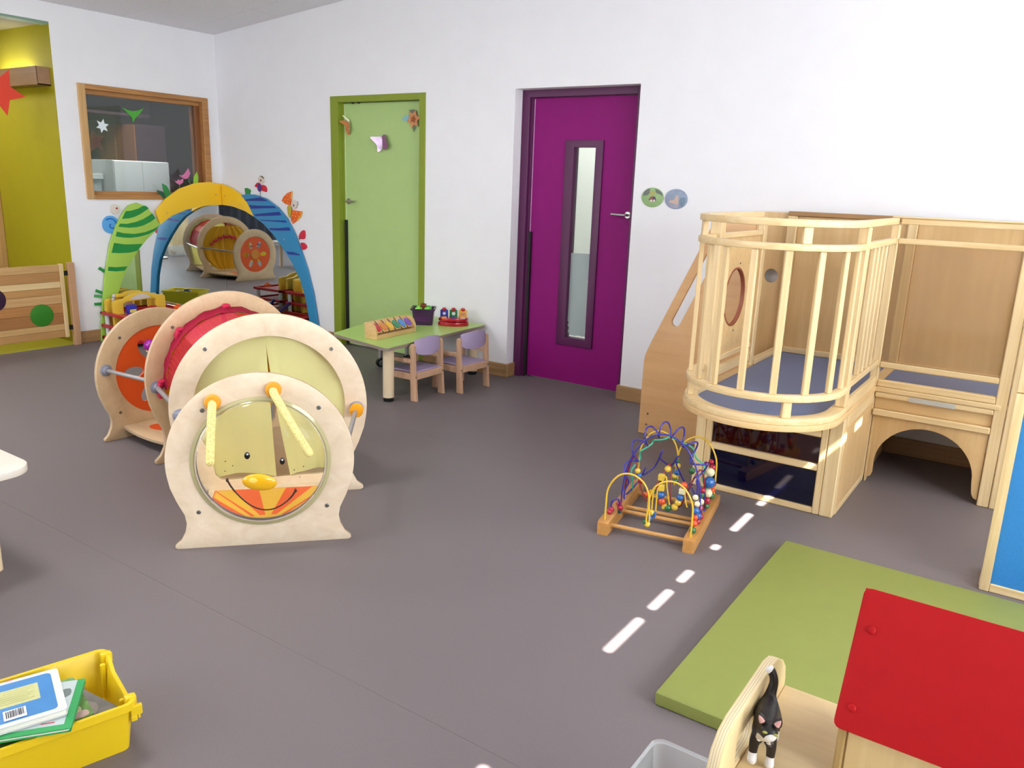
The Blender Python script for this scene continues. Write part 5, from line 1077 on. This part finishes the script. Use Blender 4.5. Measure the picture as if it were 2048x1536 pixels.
# dolls' house with red roof
Wdx = wood('birch_floor', '#dcc394', '#cdb07e', 'x', 5, fig=1.6); Wdz = wood('birch_wall', '#dfc998', '#d1b784', 'z', 5, fig=1.6)
PE = plyedge('ply_edge_x', '#e2d2ac', '#c9b287', 'X', 80)
dh = thing('dolls_house', 'birch dolls house with a red roof at the bottom right', 'dolls house', (.05, 1.15, 0))
box('terrace_floor', -.286, .42, .93, 1.343, .595, .61, Wdx, dh, bev=.002)
plate('side_wall', [[(.99, 0), (1.343, 0), (1.343, .625), (1.334, .652), (1.31, .677), (1.275, .697), (1.24, .705), (1.06, .705), (1.03, .70), (1.005, .682), (.99, .65)], rrect(1.075, 1.155, .615, .66, .012, 3)], .019, (-.305, 0, 0), (0, 1, 0), (0, 0, 1), [Wdz, PE], dh, bev=.003, mi=1)
box('back_wall', -.286, .42, 1.328, 1.343, 0, .595, Wdz, dh); box('side_wall', .40, .42, .93, 1.328, 0, .595, Wdz, dh); box('inner_floor', -.286, .40, .94, 1.328, .28, .295, Wdx, dh); box('inner_floor', -.286, .40, .94, 1.328, 0, .015, Wdx, dh)
box('facade', -.148, .42, 1.148, 1.160, .61, .74, Wdz, dh); box('corner_post', -.160, -.148, 1.142, 1.162, .61, .735, wood('birch_dark', '#b69a66', '#a58955', 'z', 6), dh)
plate('gable', [[(1.160, .61), (1.328, .61), (1.328, .735), (1.240, .875), (1.160, .745)]], .011, (-.148, 0, 0), (0, 1, 0), (0, 0, 1), Wdz, dh)
M_roof = mat('red_roof_lacquer', '#ab0d13', .6, var=.03, nscale=40, spec=.25)
def slope(y0, z0, y1, z1):
    d = Vector((0, y1 - y0, z1 - z0)); L = d.length; d.normalize()
    return plate('roof_panel', [rrect(-.165, .45, 0, L, .010, 3)], .012, (0, y0, z0), (1, 0, 0), tuple(d), M_roof, dh, bev=.003)
rf = slope(1.130, .708, 1.2385, .888)
slope(1.247, .888, 1.355, .72) if False else plate('roof_panel', [rect(-.165, .45, 0, .20)], .012, (0, 1.349, .716), (1, 0, 0), tuple(Vector((0, -.1075, .172)).normalized()), M_roof, dh)
dv = Vector((0, .1085, .18)).normalized(); nv = Vector((1, 0, 0)).cross(dv)
for xx, tt in ((-.143, .150), (-.145, .034)):
    p = Vector((xx, 1.130, .708)) + dv * tt + nv * .012
    part('roof_screw', M_roof, rf, lambda bm: lathe(bm, [(.006, -.001), (.006, .001), (.004, .003), (0, .0036)], 14, Matrix.Translation(p) @ nv.to_track_quat('Z', 'Y').to_matrix().to_4x4()))

# cat figurine
catm = mat('cat_coat', '#1d1614', .4); nt = catm.node_tree; bs = nt.nodes['Principled BSDF']; tcn = nt.nodes.new('ShaderNodeTexCoord'); last = None
def lessd(p, r):
    d = nt.nodes.new('ShaderNodeVectorMath'); d.operation = 'DISTANCE'; d.inputs[1].default_value = p; nt.links.new(tcn.outputs['Object'], d.inputs[0])
    l = nt.nodes.new('ShaderNodeMath'); l.operation = 'LESS_THAN'; l.inputs[1].default_value = r; nt.links.new(d.outputs['Value'], l.inputs[0]); return l
masks = [lessd((.004, -.050, .050), .0205), lessd((.013, -.062, .0665), .0125), lessd((-.013, -.030, .0), .019), lessd((.013, -.030, .0), .019), lessd((-.016, .04, .0), .017), lessd((.016, .04, .0), .017), lessd((-.012, .060, .117), .0125)]
acc = masks[0]
for q in masks[1:]:
    mxn = nt.nodes.new('ShaderNodeMath'); mxn.operation = 'MAXIMUM'; nt.links.new(acc.outputs[0], mxn.inputs[0]); nt.links.new(q.outputs[0], mxn.inputs[1]); acc = mxn
mixc = nt.nodes.new('ShaderNodeMix'); mixc.data_type = 'RGBA'; mixc.inputs[6].default_value = lin('#1d1614'); mixc.inputs[7].default_value = lin('#dcd9d6'); nt.links.new(acc.outputs[0], mixc.inputs[0]); nt.links.new(mixc.outputs[2], bs.inputs['Base Color'])
ctr = thing('cat_figurine', 'black and white toy cat with raised tail on the dolls house terrace', 'cat figurine', (-.262, 1.134, .6115), math.radians(12))
V = [((0, .035, .060), .019), ((0, .008, .061), .020), ((0, -.018, .060), .0185), ((.002, -.036, .066), .0145), ((.006, -.045, .076), .0168), ((.012, -.061, .071), .0095),   # 0 hip 1 belly 2 shoulder 3 neck 4 head 5 muzzle
     ((-.013, -.024, .036), .0085), ((-.013, -.026, .014), .0065), ((-.013, -.030, .006), .0085), ((-.013, -.039, .005), .0058),
     ((.013, -.024, .036), .0085), ((.013, -.026, .014), .0065), ((.013, -.030, .006), .0085), ((.013, -.039, .005), .0058),
     ((-.015, .038, .040), .0105), ((-.015, .050, .020), .0065), ((-.016, .042, .006), .0075), ((-.016, .033, .005), .0055),
     ((.015, .038, .040), .0105), ((.015, .050, .020), .0065), ((.016, .042, .006), .0075), ((.016, .033, .005), .0055),
     ((0, .050, .072), .0095), ((.003, .055, .085), .0082), ((.004, .058, .098), .0076), ((-.002, .060, .110), .0076), ((-.009, .060, .117), .0085)]
E_ = [(0, 1), (1, 2), (2, 3), (3, 4), (4, 5), (2, 6), (6, 7), (7, 8), (8, 9), (2, 10), (10, 11), (11, 12), (12, 13), (0, 14), (14, 15), (15, 16), (16, 17), (0, 18), (18, 19), (19, 20), (20, 21), (0, 22), (22, 23), (23, 24), (24, 25), (25, 26)]
me = bpy.data.meshes.new('body'); me.from_pydata([v[0] for v in V], E_, []); cb = bpy.data.objects.new('body', me); COL.objects.link(cb); cb.parent = ctr
sk = cb.modifiers.new('skin', 'SKIN'); sk.use_smooth_shade = True
for i, v in enumerate(V): me.skin_vertices[0].data[i].radius = (v[1], v[1])
me.skin_vertices[0].data[0].use_root = True
ss = cb.modifiers.new('sub', 'SUBSURF'); ss.levels = 2; ss.render_levels = 2; me.materials.append(catm)
M_pink = mat('cat_pink', '#c08f88', .5); M_blk = mat('cat_black', '#1d1614', .4)
for s in (-1, 1):
    b0 = Vector((.006 + s * .0105, -.043, .086)); tip = b0 + Vector((s * .005, -.002, .0145))
    er = part('ear', M_blk, ctr, lambda bm: (tube(bm, [b0, b0.lerp(tip, .55), tip], [.0072, .0053, .0011], 8)), local=True)
    part('ear_lining', M_pink, er, lambda bm: tube(bm, [b0 + Vector((0, -.0055, .003)), b0.lerp(tip, .55) + Vector((0, -.0042, 0)), tip + Vector((0, -.002, -.003))], [.0046, .0034, .0007], 8), local=True)
    part('eye', mat('cat_eye', '#9a9a4a', .2), ctr, lambda bm: ball(bm, (.0095 + s * .0080, -.0590, .0795), .0032, 8, (1.2, .6, .7)), local=True)
part('nose', mat('cat_nose', '#4d4848', .4), ctr, lambda bm: (ball(bm, (.0135, -.0715, .0735), .0024, 8), ball(bm, (.0115, -.0705, .067), .0014, 6, (2.2, 1, .7))), local=True)

# clear box on the floor beside the dolls' house
cbx = thing('clear_box', 'translucent plastic box on the floor beside the dolls house', 'box', (-.49, 1.40, 0))
M_cl = glassy('frosted_plastic', '#f6f8f8', .82, .3, 1.2)
def clearbox(bm):
    a, b = .125, .20; R_ = []
    for da, db, z in ((-.02, -.02, .004), (0, 0, .176), (.008, .008, .18), (.008, .008, .172), (.003, .003, .172), (-.017, -.017, .0)):
        R_.append([bm.verts.new((x, y, z)) for x, y in rrect(-a - da, a + da, -b - db, b + db, .03, 5)])
    bm.faces.new(R_[0]); bm.faces.new(R_[-1][::-1])
    for p, q in zip(R_, R_[1:]):
        for k in range(len(p)): bm.faces.new((p[k], p[(k + 1) % len(p)], q[(k + 1) % len(q)], q[k]))
part('tub', M_cl, cbx, clearbox, local=True)
tp = thing('toy_animal', 'pinkish brown toy lying in the clear plastic box', 'toy', (-.53, 1.47, .0065), .4)
part('body', mat('toy_tan', '#b98a72', .5, var=.15, nscale=60), tp, lambda bm: (ball(bm, (0, 0, .045), .045, 14, (1.1, .8, 1)), ball(bm, (.045, .01, .07), .025, 12)), local=True); part('loop', M_hair, tp, lambda bm: tube(bm, [(.06 + .014 * math.cos(t), .01, .095 + .010 * math.sin(t)) for t in [2 * PI * k / 16 for k in range(17)]], .0015, 6), local=True)
